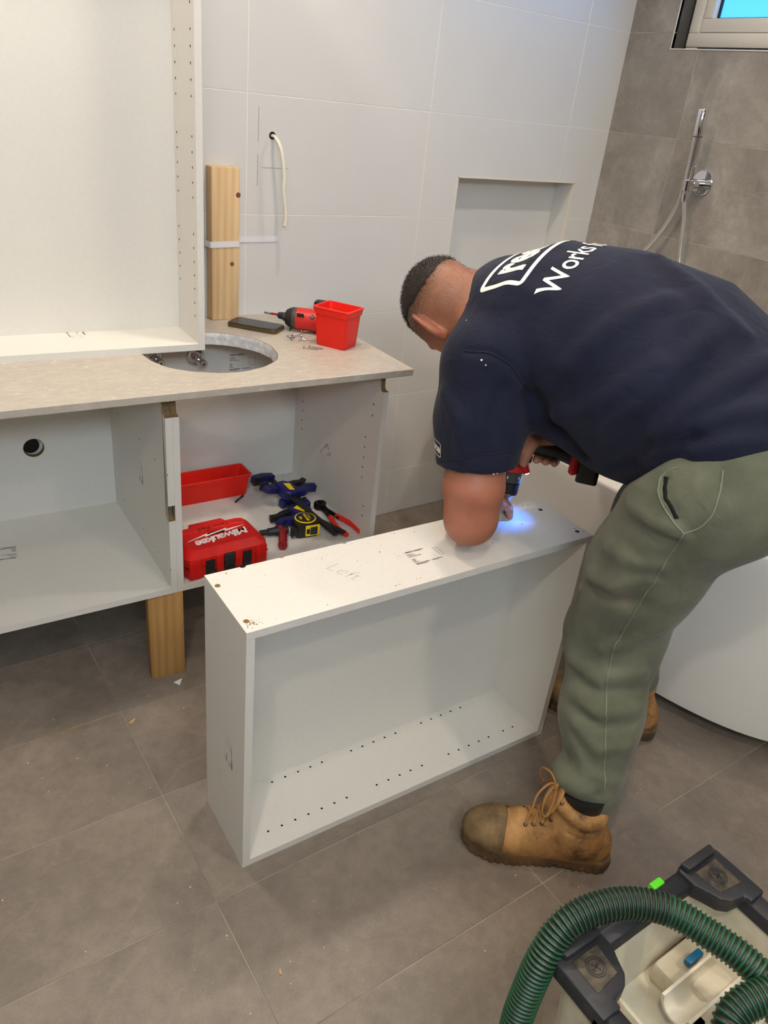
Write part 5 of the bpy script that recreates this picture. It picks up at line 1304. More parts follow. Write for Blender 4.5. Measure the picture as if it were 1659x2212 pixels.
def fd_(AN): return BT['L'][1] if AN is ANK_L else BT['R'][1]
PANT_FOLDS = [
    ([(0.102, -1.437, 0.924), (0.094, -1.419, 0.902), (0.084, -1.430, 0.873), (0.084, -1.463, 0.846), (0.093, -1.487, 0.830)], 0.006, 0.006),
    ([(0.094, -1.426, 0.904), (0.085, -1.439, 0.877), (0.084, -1.456, 0.864), (0.086, -1.471, 0.849)], 0.006, -0.005),
    ([(0.093, -1.487, 0.830), (0.101, -1.505, 0.846), (0.108, -1.516, 0.876), (0.115, -1.511, 0.914), (0.123, -1.500, 0.944)], 0.004, -0.003),
    ([(0.093, -1.487, 0.830), (0.097, -1.478, 0.797), (0.106, -1.465, 0.760), (0.111, -1.455, 0.727), (0.113, -1.448, 0.696), (0.113, -1.440, 0.665), (0.116, -1.432, 0.630), (0.124, -1.420, 0.591), (0.136, -1.406, 0.547), (0.136, -1.398, 0.511), (0.136, -1.402, 0.467), (0.131, -1.410, 0.428), (0.124, -1.423, 0.405), (0.116, -1.436, 0.383), (0.110, -1.448, 0.359), (0.107, -1.458, 0.332), (0.108, -1.467, 0.297), (0.108, -1.475, 0.262), (0.105, -1.486, 0.230)], 0.004, -0.0035),
    ([(0.094, -1.373, 0.825), (0.083, -1.407, 0.829), (0.081, -1.434, 0.827), (0.084, -1.457, 0.827), (0.090, -1.479, 0.826)], 0.012, 0.009),
    ([(0.097, -1.368, 0.785), (0.087, -1.402, 0.791), (0.087, -1.430, 0.792), (0.092, -1.471, 0.803)], 0.012, -0.006),
    ([(0.101, -1.345, 0.723), (0.094, -1.383, 0.728), (0.095, -1.413, 0.728), (0.100, -1.438, 0.738), (0.108, -1.459, 0.745)], 0.014, 0.008),
    ([(0.102, -1.326, 0.650), (0.093, -1.363, 0.661), (0.094, -1.392, 0.666), (0.099, -1.418, 0.688), (0.108, -1.441, 0.707)], 0.014, 0.009),
    ([(0.114, -1.317, 0.603), (0.097, -1.377, 0.630), (0.101, -1.405, 0.641), (0.109, -1.428, 0.648)], 0.014, -0.008),
    ([(0.126, -1.380, 0.501), (0.137, -1.401, 0.518), (0.151, -1.419, 0.532), (0.160, -1.435, 0.554), (0.167, -1.451, 0.577), (0.178, -1.464, 0.597)], 0.014, 0.007),
    ([(0.119, -1.320, 0.437), (0.116, -1.360, 0.440), (0.123, -1.391, 0.434), (0.140, -1.412, 0.448), (0.162, -1.430, 0.456), (0.194, -1.442, 0.457)], 0.014, 0.009),
    ([(0.117, -1.330, 0.408), (0.111, -1.372, 0.413), (0.115, -1.406, 0.407), (0.135, -1.424, 0.418), (0.160, -1.439, 0.423), (0.194, -1.448, 0.420)], 0.01, -0.007),
    ([(0.103, -1.352, 0.382), (0.099, -1.392, 0.385), (0.104, -1.425, 0.378), (0.124, -1.441, 0.387), (0.149, -1.454, 0.391), (0.183, -1.462, 0.388)], 0.013, 0.01),
    ([(0.088, -1.378, 0.359), (0.092, -1.414, 0.362), (0.104, -1.444, 0.355), (0.131, -1.463, 0.364), (0.171, -1.475, 0.360)], 0.01, -0.007),
    ([(0.082, -1.395, 0.339), (0.086, -1.427, 0.326), (0.097, -1.453, 0.306), (0.122, -1.473, 0.319), (0.162, -1.485, 0.316)], 0.012, 0.008),
    ([(0.080, -1.403, 0.296), (0.084, -1.429, 0.272), (0.088, -1.454, 0.248), (0.104, -1.477, 0.248), (0.130, -1.494, 0.238)], 0.012, 0.009),
    ([(0.088, -1.396, 0.247), (0.082, -1.420, 0.231), (0.079, -1.441, 0.214), (0.094, -1.484, 0.214)], 0.01, -0.008),
    ([(0.089, -1.402, 0.225), (0.079, -1.437, 0.216), (0.079, -1.465, 0.197), (0.109, -1.498, 0.207)], 0.01, 0.009),
    ([(0.094, -1.393, 0.731), (0.094, -1.395, 0.700), (0.095, -1.397, 0.667), (0.100, -1.397, 0.631), (0.113, -1.379, 0.578), (0.121, -1.364, 0.526)], 0.02, 0.006),
    ([(0.115, -1.524, 0.887), (0.111, -1.521, 0.865), (0.109, -1.518, 0.842), (0.110, -1.513, 0.817), (0.117, -1.504, 0.789), (0.129, -1.490, 0.749), (0.136, -1.478, 0.711), (0.138, -1.469, 0.675)], 0.025, 0.005),
]
def pants_sdf(P):
    d = ell(P, A_(0.330, -1.430, 0.880), np.array([LAT_H, FACE_H, A_(0, 0, 1)]), (0.195, 0.150, 0.150))
    for s, HIP, KN, AN in ((-1, HIP_L, KNEE_L, ANK_L), (1, HIP_R, KNEE_R, ANK_R)):
        bt = HIP-0.045*FACE_H+A_(0, 0, 0.035)
        d = smin(d, ell(P, bt, np.array([LAT_H, FACE_H, A_(0, 0, 1)]), (0.112, 0.122, 0.125)), 0.05)
        hem = AN+A_(0, 0, 0.045)
        mid = 0.5*(HIP+KN)+0.012*FACE_H
        calf = 0.5*(KN+hem)+A_(-0.008, 0.002, 0.0)
        leg = chain(P, [HIP+A_(0, 0, -0.02), mid, KN, calf, hem], [0.118, 0.102, 0.093, 0.077, 0.056], 0.05)
        d = smin(d, leg, 0.05)
        tf = nrm(KN-AN+A_(0, 0, -10)*0); fd = BT['L'][1] if s < 0 else BT['R'][1]
        d = smin(d, ell(P, AN+0.034*fd+A_(0, 0, 0.084), np.eye(3), (0.060, 0.060, 0.036)), 0.02)
        d = smin(d, ell(P, AN+0.012*fd+A_(0, 0, 0.046), np.eye(3), (0.055, 0.055, 0.030)), 0.012)
    d = d-1.3*folds(P, PANT_FOLDS)
    for AN in (ANK_L, ANK_R):
        s = AN[2]+0.012-P[:, 2]+0.06*((P-AN)@fd_(AN))
        near = np.linalg.norm(P-AN, axis=1) < 0.2
        d = np.where(near, smax(d, s, 0.006), d)
    d = smax(d, (P-A_(0.315, -1.39, 0.985))@nrm(A_(-0.25, 0.75, 0.60)), 0.006)
    return d

BT = {'L': (A_(0.158, -1.520, 0), nrm(A_(-0.745, 0.667, 0)), 0.320), 'R': (A_(0.572, -1.318, 0), nrm(A_(-0.50, 0.866, 0)), 0.310)}
def boot_local(P, side):
    H, d, L = BT[side]; y = A_(-d[1], d[0], 0)
    q = P-H; return np.stack([q@d, q@y, q[:, 2]], 1), L
def foot_halfwidth(x, L): return np.interp(x/L, [0, 0.06, 0.25, 0.45, 0.66, 0.80, 0.92, 0.98, 1.0], [0.018, 0.034, 0.037, 0.040, 0.052, 0.053, 0.042, 0.024, 0.008])
def upper_sdf(Q, L):
    x, y, z = Q[:, 0], Q[:, 1], Q[:, 2]
    I = np.eye(3)
    d = ell(Q, (0.245, 0, 0.046), I, (0.076, 0.053, 0.044))                                # toe
    d = smin(d, ell(Q, (0.165, 0, 0.050), I, (0.09, 0.046, 0.052)), 0.03)
    d = smin(d, ell(Q, (0.070, 0, 0.058), I, (0.066, 0.042, 0.060)), 0.03)                   # heel
    d = smin(d, cap(Q, (0.170, 0, 0.066), (0.105, 0, 0.115), 0.040, 0.046), 0.03)            # instep
    d = smin(d, cap(Q, (0.082, 0, 0.090), (0.092, 0, 0.165), 0.050, 0.055), 0.03)            # shaft
    d = smax(d, z-0.178-0.22*(x-0.09), 0.006)
    # padded collar and hollow top
    d = smin(d, np.sqrt((np.hypot(x-0.092, y)-0.046)**2+(z-0.160-0.22*(x-0.09))**2)-0.0145, 0.006)
    d = smax(d, -cap(Q, (0.090, 0, 0.12), (0.094, 0, 0.25), 0.034, 0.042), 0.005)
    d = smax(d, 0.022-z, 0.003)
    return d
def sole_sdf(Q, L):
    x, y, z = Q[:, 0], Q[:, 1], Q[:, 2]
    hw = foot_halfwidth(x, L)
    xe = np.maximum(-x, x-L)
    d2 = np.maximum(np.abs(y)-hw, xe)
    top = 0.034+0.012*np.clip((x-0.20)/0.1, 0, 1)
    bot = 0.0+0.010*np.clip((x-0.262)/0.06, 0, 1)**1.5+np.where((x > 0.085) & (x < 0.125), 0.006, 0)
    d = smax(smax(d2, z-top, 0.006), bot-z, 0.004)
    tread = 0.0022*np.sign(np.sin(x*2*np.pi/0.016))*(z < 0.013)*(np.abs(y) > hw-0.012)
    return d+np.where(z < 0.013, tread, 0)*0.5
# ---------------------------------------------------------------- build the worker
PB = Vector((0.330, -1.380, 0.0))
person = thing('person', 'man in navy t-shirt, olive work trousers and tan boots bending over the carcass', 'person', PB)
def np_mesh(name, V, F, material, parent, off, smooth=True):
    me = bpy.data.meshes.new(name)
    V = V-np.array(off)
    me.vertices.add(len(V)); me.vertices.foreach_set('co', V.astype(np.float32).ravel())
    me.loops.add(F.size); me.loops.foreach_set('vertex_index', F.astype(np.int32).ravel())
    me.polygons.add(len(F)); me.polygons.foreach_set('loop_start', np.arange(0, F.size, 4, dtype=np.int32)); me.polygons.foreach_set('loop_total', np.full(len(F), 4, np.int32))
    me.update(); me.validate()
    return mesh_obj(name, me, material, parent, smooth)
def relax(V, F, it=2, lam=0.5):
    e = np.concatenate([F[:, [0, 1]], F[:, [1, 2]], F[:, [2, 3]], F[:, [3, 0]]])
    for _ in range(it):
        s = np.zeros_like(V); c = np.zeros(len(V))
        np.add.at(s, e[:, 0], V[e[:, 1]]); np.add.at(c, e[:, 0], 1)
        np.add.at(s, e[:, 1], V[e[:, 0]]); np.add.at(c, e[:, 1], 1)
        V = V+lam*(s/np.maximum(c, 1)[:, None]-V)
    return V
def attr(me, name, val):
    a = me.attributes.new(name, 'FLOAT', 'POINT'); a.data.foreach_set('value', val.astype(np.float32))
def sst(x, a, b): t = np.clip((x-a)/(b-a), 0, 1); return t*t*(3-2*t)

# skin material: tan skin, stubble where the attribute says hair is cropped short
def skin_mat():
    k = NT('skin'); b = k.b
    tc = k.n('ShaderNodeTexCoord').outputs['Object']
    n1 = k.n('ShaderNodeTexNoise'); n1.inputs['Scale'].default_value = 22; n1.inputs['Detail'].default_value = 5; k.l(tc, n1.inputs['Vector'])
    r = k.n('ShaderNodeValToRGB'); k.l(n1.outputs['Fac'], r.inputs['Fac'])
    r.color_ramp.elements[0].position = 0.3; r.color_ramp.elements[0].color = rgb(170, 112, 85); r.color_ramp.elements[1].position = 0.7; r.color_ramp.elements[1].color = rgb(190, 130, 100)
    st = k.n('ShaderNodeAttribute'); st.attribute_name = 'stubble'
    n2 = k.n('ShaderNodeTexNoise'); n2.inputs['Scale'].default_value = 620; n2.inputs['Detail'].default_value = 2; k.l(tc, n2.inputs['Vector'])
    mr = k.n('ShaderNodeMapRange'); k.l(n2.outputs['Fac'], mr.inputs['Value']); mr.inputs['From Min'].default_value = 0.38; mr.inputs['From Max'].default_value = 0.62; mr.inputs['To Min'].default_value = 0.35; mr.inputs['To Max'].default_value = 1.0
    mu = k.n('ShaderNodeMath', operation='MULTIPLY'); k.l(st.outputs['Fac'], mu.inputs[0]); k.l(mr.outputs[0], mu.inputs[1])
    mx = k.n('ShaderNodeMix', data_type='RGBA'); k.l(mu.outputs[0], mx.inputs['Factor']); k.l(r.outputs['Color'], mx.inputs['A']); mx.inputs['B'].default_value = rgb(58, 42, 32)
    rd = k.n('ShaderNodeAttribute'); rd.attribute_name = 'flush'
    mx2 = k.n('ShaderNodeMix', data_type='RGBA'); k.l(rd.outputs['Fac'], mx2.inputs['Factor']); k.l(mx.outputs['Result'], mx2.inputs['A']); mx2.inputs['B'].default_value = rgb(154, 86, 68)
    k.l(mx2.outputs['Result'], b.inputs['Base Color'])
    b.inputs['Roughness'].default_value = 0.5; b.inputs['Subsurface Weight'].default_value = 0.12; b.inputs['Subsurface Radius'].default_value = (0.010, 0.004, 0.002)
    bp = k.n('ShaderNodeBump'); bp.inputs['Strength'].default_value = 0.12; bp.inputs['Distance'].default_value = 0.001
    k.l(n2.outputs['Fac'], bp.inputs['Height']); k.l(bp.outputs['Normal'], b.inputs['Normal'])
    return k.m
V, F = sdf_mesh(body_sdf, (-0.13, -1.22, 0.58), (0.56, -0.62, 1.20), 0.0040)
V = relax(V, F, 2, 0.4)
body = np_mesh('body', V, F, skin_mat(), person, PB)
q = V-HEAD; hf_, hr_, hu_ = q@HF, q@HR, q@HU
ar = np.abs(hr_)
side = sst(hu_, -0.028, 0.010)*(1-sst(hf_, 0.045, 0.062))
nape = sst(-hf_, 0.02, 0.05)*sst(hu_, -0.060, -0.025)
stub = np.maximum(side*(0.40+0.60*sst(hu_, 0.0, 0.055)), nape*0.55)
stub = stub+0.30*sst(hu_, 0.045, 0.075)
beard = sst(-hu_, 0.030, 0.045)*sst(hf_, 0.005, 0.02)*(1-sst(-hu_, 0.13, 0.14))
stub = np.maximum(stub, beard*0.65)
near_head = (np.linalg.norm(q, axis=1) < 0.16) & (np.linalg.norm(V-NECK, axis=1) > 0.055)
attr(body.data, 'stubble', np.where(near_head, stub, 0))
ear = sst(ar, 0.078, 0.086)*(np.abs(hu_+0.012) < 0.05)*near_head
attr(body.data, 'flush', np.clip(0.55*ear+0.5*(1-sst(np.linalg.norm(V-ELB_L, axis=1), 0.10, 0.2)), 0, 1))
V, F = sdf_mesh(hair_sdf, (-0.06, -0.98, 0.84), (0.28, -0.62, 1.20), 0.0035)
HAIRM = mat('dark_brown_hair', rgb(48, 36, 27), 0.65, col2=rgb(28, 21, 16), vscale=300, bump=0.5, bscale=900)
hair = np_mesh('hair', relax(V, F, 1, 0.3), F, HAIRM, person, PB)
def strands(name, me, idx, ln, wd, seed, lean=0.5):
    """short bristles standing on a mesh's vertices"""
    rn = np.random.RandomState(seed)
    co = np.empty(len(me.vertices)*3, np.float32); me.vertices.foreach_get('co', co); co = co.reshape(-1, 3)
    no = np.empty(len(me.vertices)*3, np.float32); me.vertices.foreach_get('normal', no); no = no.reshape(-1, 3)
    p = co[idx]+rn.normal(0, 0.0011, (len(idx), 3)); n_ = no[idx]
    d_ = n_+lean*rn.normal(0, 0.35, n_.shape)-0.35*HU+0.5*HF*lean; d_ /= np.linalg.norm(d_, axis=1)[:, None]
    t_ = np.cross(d_, rn.normal(0, 1, d_.shape)); t_ /= np.linalg.norm(t_, axis=1)[:, None]
    L1 = ln*(0.6+0.8*rn.rand(len(idx)))[:, None]
    a = p-n_*0.0008-t_*wd; b = p-n_*0.0008+t_*wd; c = p+d_*L1
    V_ = np.stack([a, b, c], 1).reshape(-1, 3)
    m_ = bpy.data.meshes.new(name); m_.from_pydata(V_.tolist(), [], np.arange(len(V_)).reshape(-1, 3).tolist())
    o_ = mesh_obj(name, m_, HAIRM, hair); return tag(o_, kind='stuff')
nh = len(hair.data.vertices)
strands('bristles', hair.data, np.random.RandomState(1).choice(nh, 9000), 0.0050, 0.00045, 2)
wgt = np.where(near_head, stub, 0)*(hu_ > -0.02)*(hf_ < 0.05)
wgt = np.clip(wgt, 0, 1)**1.5
pick = np.random.RandomState(3).choice(len(wgt), 14000, p=wgt/wgt.sum())
strands('cropped_sides', body.data, pick, 0.0022, 0.00022, 4)

# t-shirt
def cloth_mat(name, c1, c2, scale, sheen=0.2, weave=900, patches=None):
    k = NT(name); b = k.b
    tc = k.n('ShaderNodeTexCoord').outputs['Object']
    n1 = k.n('ShaderNodeTexNoise'); n1.inputs['Scale'].default_value = scale; n1.inputs['Detail'].default_value = 6; k.l(tc, n1.inputs['Vector'])
    r = k.n('ShaderNodeValToRGB'); k.l(n1.outputs['Fac'], r.inputs['Fac'])
    r.color_ramp.elements[0].position = 0.32; r.color_ramp.elements[0].color = c1; r.color_ramp.elements[1].position = 0.7; r.color_ramp.elements[1].color = c2
    out = r.outputs['Color']
    for pos, rad, col, amt in (patches or []):
        vm = k.n('ShaderNodeVectorMath', operation='DISTANCE'); k.l(tc, vm.inputs[0]); vm.inputs[1].default_value = pos
        ad = k.n('ShaderNodeMath', operation='MULTIPLY_ADD'); k.l(n1.outputs['Fac'], ad.inputs[0]); ad.inputs[1].default_value = -rad*1.6; k.l(vm.outputs['Value'], ad.inputs[2])
        mr = k.n('ShaderNodeMapRange'); k.l(ad.outputs[0], mr.inputs['Value']); mr.inputs['From Min'].default_value = -rad*0.2; mr.inputs['From Max'].default_value = -rad*0.9; mr.inputs['To Min'].default_value = 0.0; mr.inputs['To Max'].default_value = amt
        mx = k.n('ShaderNodeMix', data_type='RGBA'); k.l(mr.outputs[0], mx.inputs['Factor']); k.l(out, mx.inputs['A']); mx.inputs['B'].default_value = col
        out = mx.outputs['Result']
    k.l(out, b.inputs['Base Color']); b.inputs['Roughness'].default_value = 0.85; b.inputs['Sheen Weight'].default_value = sheen; b.inputs['Specular IOR Level'].default_value = 0.2
    n2 = k.n('ShaderNodeTexNoise'); n2.inputs['Scale'].default_value = weave; n2.inputs['Detail'].default_value = 2; k.l(tc, n2.inputs['Vector'])
    n3 = k.n('ShaderNodeTexNoise'); n3.inputs['Scale'].default_value = 22; n3.inputs['Detail'].default_value = 4; n3.inputs['Distortion'].default_value = 0.8; k.l(tc, n3.inputs['Vector'])
    b1 = k.n('ShaderNodeBump'); b1.inputs['Strength'].default_value = 0.25; b1.inputs['Distance'].default_value = 0.001; k.l(n2.outputs['Fac'], b1.inputs['Height'])
    b2 = k.n('ShaderNodeBump'); b2.inputs['Strength'].default_value = 0.35; b2.inputs['Distance'].default_value = 0.012; k.l(n3.outputs['Fac'], b2.inputs['Height']); k.l(b1.outputs['Normal'], b2.inputs['Normal'])
    k.l(b2.outputs['Normal'], b.inputs['Normal'])
    return k.m
V, F = sdf_mesh(shirt_sdf, (-0.15, -1.66, 0.68), (0.66, -0.72, 1.28), 0.0058)
V = relax(V, F, 2, 0.4)
shirt = np_mesh('t_shirt', V, F, cloth_mat('navy_cotton', rgb(20, 23, 41), rgb(29, 32, 51), 9, 0.06), person, PB)
bvh = BVHTree.FromPolygons([Vector(v) for v in V], [tuple(f) for f in F])
def decal(name, bm, M_, direction, material, parent, off, lift=0.0012, maxlen=0.010):
    """lay a flat bmesh (in its own plane, mapped by M_) onto the shirt along a direction"""
    bmesh.ops.triangulate(bm, faces=bm.faces)
    for _ in range(4):
        le = [e for e in bm.edges if e.calc_length() > maxlen]
        if not le: break
        bmesh.ops.subdivide_edges(bm, edges=le, cuts=1)
        bmesh.ops.triangulate(bm, faces=bm.faces)
    d = Vector(direction).normalized(); dead = []
    for v in bm.verts:
        p = M_ @ v.co
        h_ = bvh.ray_cast(p-d*0.5, d, 1.0)
        if h_[0] is None: dead.append(v); continue
        v.co = h_[0]-d*lift-Vector(off)
    if dead: bmesh.ops.delete(bm, geom=dead, context='VERTS')
    me = bpy.data.meshes.new(name); bm.to_mesh(me); bm.free()
    return mesh_obj(name, me, material, parent)
def outline_bm(w_, h_, r, t):
    bm = bmesh.new(); o = rounded(w_, h_, r, 5, w_/2, h_/2); i = rounded(w_-2*t, h_-2*t, max(r-t, 0.001), 5, w_/2, h_/2)
    O = [bm.verts.new((x, y, 0)) for x, y in o]; I = [bm.verts.new((x, y, 0)) for x, y in i]; n = len(O)
    for k in range(n): bm.faces.new((O[k], O[(k+1) % n], I[(k+1) % n], I[k]))
    return bm
M['shirt_print'] = mat('white_shirt_print', rgb(232, 228, 220), 0.7)
E1 = Vector((0.93, 0.36, 0.0)).normalized(); UPD = Vector((-0.30, 0.95, 0.06)).normalized(); UPD = (UPD-E1*UPD.dot(E1)).normalized()
dn = Vector((0.10, 0.05, -1.0))
Mw = basis(Vector((0.082, -1.131, 1.3))-0.042*E1, E1, UPD)
decal('print_lettering', text_bm('Works for you', 0.060, bold=0.0006, spacing=0.96), Mw, dn, M['shirt_print'], shirt, PB)
Mb = basis(Vector((0.065, -1.061, 1.3))-0.044*E1, E1, UPD)
decal('print_border', outline_bm(0.270, 0.086, 0.010, 0.0075), Mb, dn, M['shirt_print'], shirt, PB)
decal('print_lettering', text_bm('reece', 0.096, bold=0.0032, spacing=0.98), Mb @ Matrix.Translation((0.030, 0.021, 0)), dn, M['shirt_print'], shirt, PB)
sd = Vector((0.86, -0.50, 0.0)); Ms = basis(Vector((-0.071, -1.050, 0.806)), Vector((-0.50, -0.86, 0.0)), Vector((0, 0, 1)))
decal('sleeve_badge', outline_bm(0.060, 0.030, 0.004, 0.0016), Ms @ Matrix.Translation((-0.054, 0, 0)), sd, M['shirt_print'], shirt, PB, 0.001, 0.006)
decal('sleeve_badge', text_bm('reece', 0.0225, bold=0.0007), Ms @ Matrix.Translation((-0.048, 0.009, 0)), sd, M['shirt_print'], shirt, PB, 0.001, 0.006)

for fx, fy_, fz, fs in ((-0.046, -1.089, 1.011, 0.0022), (-0.040, -1.096, 1.003, 0.0015), (-0.020, -1.150, 0.790, 0.0022), (-0.018, -1.150, 0.785, 0.0018), (-0.012, -1.150, 0.779, 0.0020), (0.010, -1.15, 0.795, 0.0016), (-0.020, -1.0, 1.06, 0.0012)):
    co, no, _, _ = bvh.find_nearest(Vector((fx, fy_, fz)))
    lathe('paint_fleck', [(0.0, fs), (0.0008, fs*0.7)], co-PB, no, M['shirt_print'], shirt, 6)
# trousers
V, F = sdf_mesh(pants_sdf, (0.02, -1.66, 0.15), (0.74, -1.02, 1.06), 0.0058)
V = relax(V, F, 2, 0.4)
L = lambda x, y, z: tuple(Vector((x, y, z))-PB)
stains = [(L(0.115, -1.41, 0.66), 0.050, rgb(112, 84, 58), 0.55), (L(0.150, -1.43, 0.62), 0.030, rgb(92, 62, 50), 0.7), (L(0.110, -1.36, 0.68), 0.035, rgb(150, 134, 84), 0.5), (L(0.145, -1.33, 0.42), 0.025, rgb(205, 208, 198), 0.6), (L(0.17, -1.42, 0.68), 0.022, rgb(120, 70, 60), 0.6)]
trousers = np_mesh('trousers', V, F, cloth_mat('olive_twill', rgb(88, 91, 75), rgb(112, 113, 95), 11, 0.15, 700, stains), person, PB)

bvt = BVHTree.FromPolygons([Vector(v) for v in V], [tuple(f) for f in F])
def seam(name, pts, r_, material, parent, tree, lift=0.0006):
    P_ = smooth_path(pts, 8); out = []
    for p in P_:
        co, no, _, _ = tree.find_nearest(p)
        out.append(co+no*lift-PB)
    tube(name, out, r_, material, parent, 6)
THREAD = mat('pale_olive_thread', rgb(124, 130, 110), 0.8)
for i_ in (0, 2, 3): seam('stitching', PANT_FOLDS[i_][0], 0.0013, THREAD, trousers, bvt)
seam('pocket_opening', PANT_FOLDS[1][0], 0.0045, M['dark'], trousers, bvt, -0.002)
for i_ in (7, 8): seam('sleeve_seam', SHIRT_FOLDS[i_][0], 0.0013, mat('navy_thread', rgb(16, 17, 28), 0.8), shirt, bvh)
# boots
def surf_z(x, y, L_):
    zs = np.linspace(0.24, 0.0, 400); v = upper_sdf(np.stack([np.full(400, x), np.full(400, y), zs], 1), L_)
    i = np.argmax(v < 0); return float(zs[i])
def leather_mat():
    k = NT('tan_nubuck'); b = k.b
    tc = k.n('ShaderNodeTexCoord').outputs['Object']
    n1 = k.n('ShaderNodeTexNoise'); n1.inputs['Scale'].default_value = 16; n1.inputs['Detail'].default_value = 7; n1.inputs['Roughness'].default_value = 0.65; k.l(tc, n1.inputs['Vector'])
    r = k.n('ShaderNodeValToRGB'); k.l(n1.outputs['Fac'], r.inputs['Fac'])
    e = r.color_ramp.elements; e[0].position = 0.33; e[0].color = rgb(66, 46, 28); e[1].position = 0.68; e[1].color = rgb(190, 144, 88)
    m_ = e.new(0.46); m_.color = rgb(154, 112, 64)
    k.l(r.outputs['Color'], b.inputs['Base Color']); b.inputs['Roughness'].default_value = 0.7
    n2 = k.n('ShaderNodeTexNoise'); n2.inputs['Scale'].default_value = 60; n2.inputs['Detail'].default_value = 6; k.l(tc, n2.inputs['Vector'])
    bp = k.n('ShaderNodeBump'); bp.inputs['Strength'].default_value = 0.35; bp.inputs['Distance'].default_value = 0.003; k.l(n2.outputs['Fac'], bp.inputs['Height']); k.l(bp.outputs['Normal'], b.inputs['Normal'])
    return k.m
LEATHER = leather_mat()
SOLE = mat('brown_rubber_sole', rgb(112, 82, 50), 0.75, col2=rgb(68, 54, 40), vscale=26)
TOE = mat('worn_toe_leather', rgb(132, 106, 70), 0.75, col2=rgb(88, 70, 48), vscale=22)
LACE = mat('tan_lace', rgb(150, 106, 56), 0.8)
BOOT_FOLDS = [([(0.205, 0.052, 0.035), (0.200, 0.044, 0.065), (0.190, 0.020, 0.088)], 0.004, -0.0025), ([(0.160, 0.05, 0.030), (0.130, 0.05, 0.055), (0.145, 0.045, 0.085), (0.165, 0.035, 0.090)], 0.003, -0.0022), ([(0.025, 0.045, 0.075), (0.060, 0.052, 0.085), (0.100, 0.05, 0.080)], 0.003, -0.0022), ([(0.02, 0.04, 0.125), (0.06, 0.055, 0.118), (0.115, 0.05, 0.128)], 0.0035, -0.003), ([(0.060, 0.05, 0.035), (0.085, 0.05, 0.055), (0.100, 0.05, 0.080)], 0.003, -0.002)]
BOOT_FOLDS += [([(a, -b, c) for a, b, c in p_], w_, m_) for p_, w_, m_ in BOOT_FOLDS]
for sd_ in ('L', 'R'):
    H, d, Lb = BT[sd_]
    Mt = Matrix(((d[0], -d[1], 0, H[0]-PB.x), (d[1], d[0], 0, H[1]-PB.y), (0, 0, 1, 0), (0, 0, 0, 1)))
    V, F = sdf_mesh(lambda P: upper_sdf(P, Lb)-folds(P, BOOT_FOLDS), (-0.03, -0.085, 0.010), (0.345, 0.085, 0.20), 0.0034)
    b_ = np_mesh('boot', relax(V, F, 1, 0.4), F, LEATHER, person, (0, 0, 0)); b_.matrix_local = Mt
    tag(b_, 'tan work boot on the foot nearer the camera' if sd_ == 'L' else 'tan work boot on the foot behind')
    V, F = sdf_mesh(lambda P: sole_sdf(P, Lb), (-0.02, -0.08, -0.008), (Lb+0.02, 0.08, 0.065), 0.0034)
    np_mesh('sole', V, F, SOLE, b_, (0, 0, 0))
    def toe(P):
        u = upper_sdf(P, Lb)-0.0022
        u = u-0.0022*np.clip(np.cos((P[:, 0]-0.238)*2*np.pi/0.013), 0, 1)*(P[:, 0] > 0.226)*(P[:, 0] < 0.272)
        return smax(u, 0.232-P[:, 0]+0.25*np.abs(P[:, 1])*0.3, 0.002)
    V, F = sdf_mesh(toe, (0.20, -0.085, 0.015), (0.345, 0.085, 0.12), 0.0030)
    np_mesh('toe_cap', V, F, TOE, b_, (0, 0, 0))
    # padded tongue and laces
    def tongue(P):
        t = ell(P, (0.150, 0, 0.165), fr((-0.35, 0, 1), (1, 0, 0)), (0.050, 0.034, 0.0085)); return t
    V, F = sdf_mesh(tongue, (0.09, -0.05, 0.10), (0.21, 0.05, 0.23), 0.0035)
    np_mesh('tongue', V, F, LEATHER, b_, (0, 0, 0))
    xs = [0.196, 0.180, 0.164, 0.148, 0.137]
    ey = []
    for i, x in enumerate(xs):
        for s in (-1, 1):
            y = s*(0.024+0.0012*i); z = surf_z(x, y, Lb)
            ey.append((x, y, z, s))
            nv = Vector((0.35, 0.55*s, 0.75)).normalized()
            lathe('eyelet', [(-0.002, 0.0042), (0.0016, 0.0042), (0.0018, 0.0028), (-0.001, 0.0020)], Vector((x, y, z)), nv, M['dark_steel'], b_, 12)
    for i in range(len(xs)-1):
        a, b = ey[2*i], ey[2*i+3]; c, e = ey[2*i+1], ey[2*i+2]
        for p0, p1 in ((a, b), (c, e)):
            mid = ((p0[0]+p1[0])/2, 0, surf_z((p0[0]+p1[0])/2, 0, Lb)+0.007)
            tube('lace', smooth_path([(p0[0], p0[1], p0[2]+0.002), mid, (p1[0], p1[1], p1[2]+0.002)], 6), 0.0026, LACE, b_, 8)
    k0 = Vector((0.150, 0, surf_z(0.150, 0, Lb)+0.020))
    tube('lace', smooth_path([k0+Vector(v) for v in ((0, 0, 0), (0.012, 0.020, 0.012), (0.026, 0.042, 0.000), (0.026, 0.050, -0.030), (0.014, 0.046, -0.040), (0.004, 0.026, -0.014), (0, 0, 0))], 6), 0.0027, LACE, b_, 8)
    tube('lace', smooth_path([k0+Vector(v) for v in ((0, 0, 0), (0.012, -0.020, 0.012), (0.026, -0.042, 0.000), (0.026, -0.050, -0.030), (0.014, -0.046, -0.040), (0.004, -0.026, -0.014), (0, 0, 0))], 6), 0.0027, LACE, b_, 8)
    tube('lace', smooth_path([k0+Vector(v) for v in ((0, 0, 0.002), (0.018, 0.012, 0.014), (0.040, 0.030, -0.004), (0.046, 0.046, -0.036))], 6), 0.0027, LACE, b_, 8)
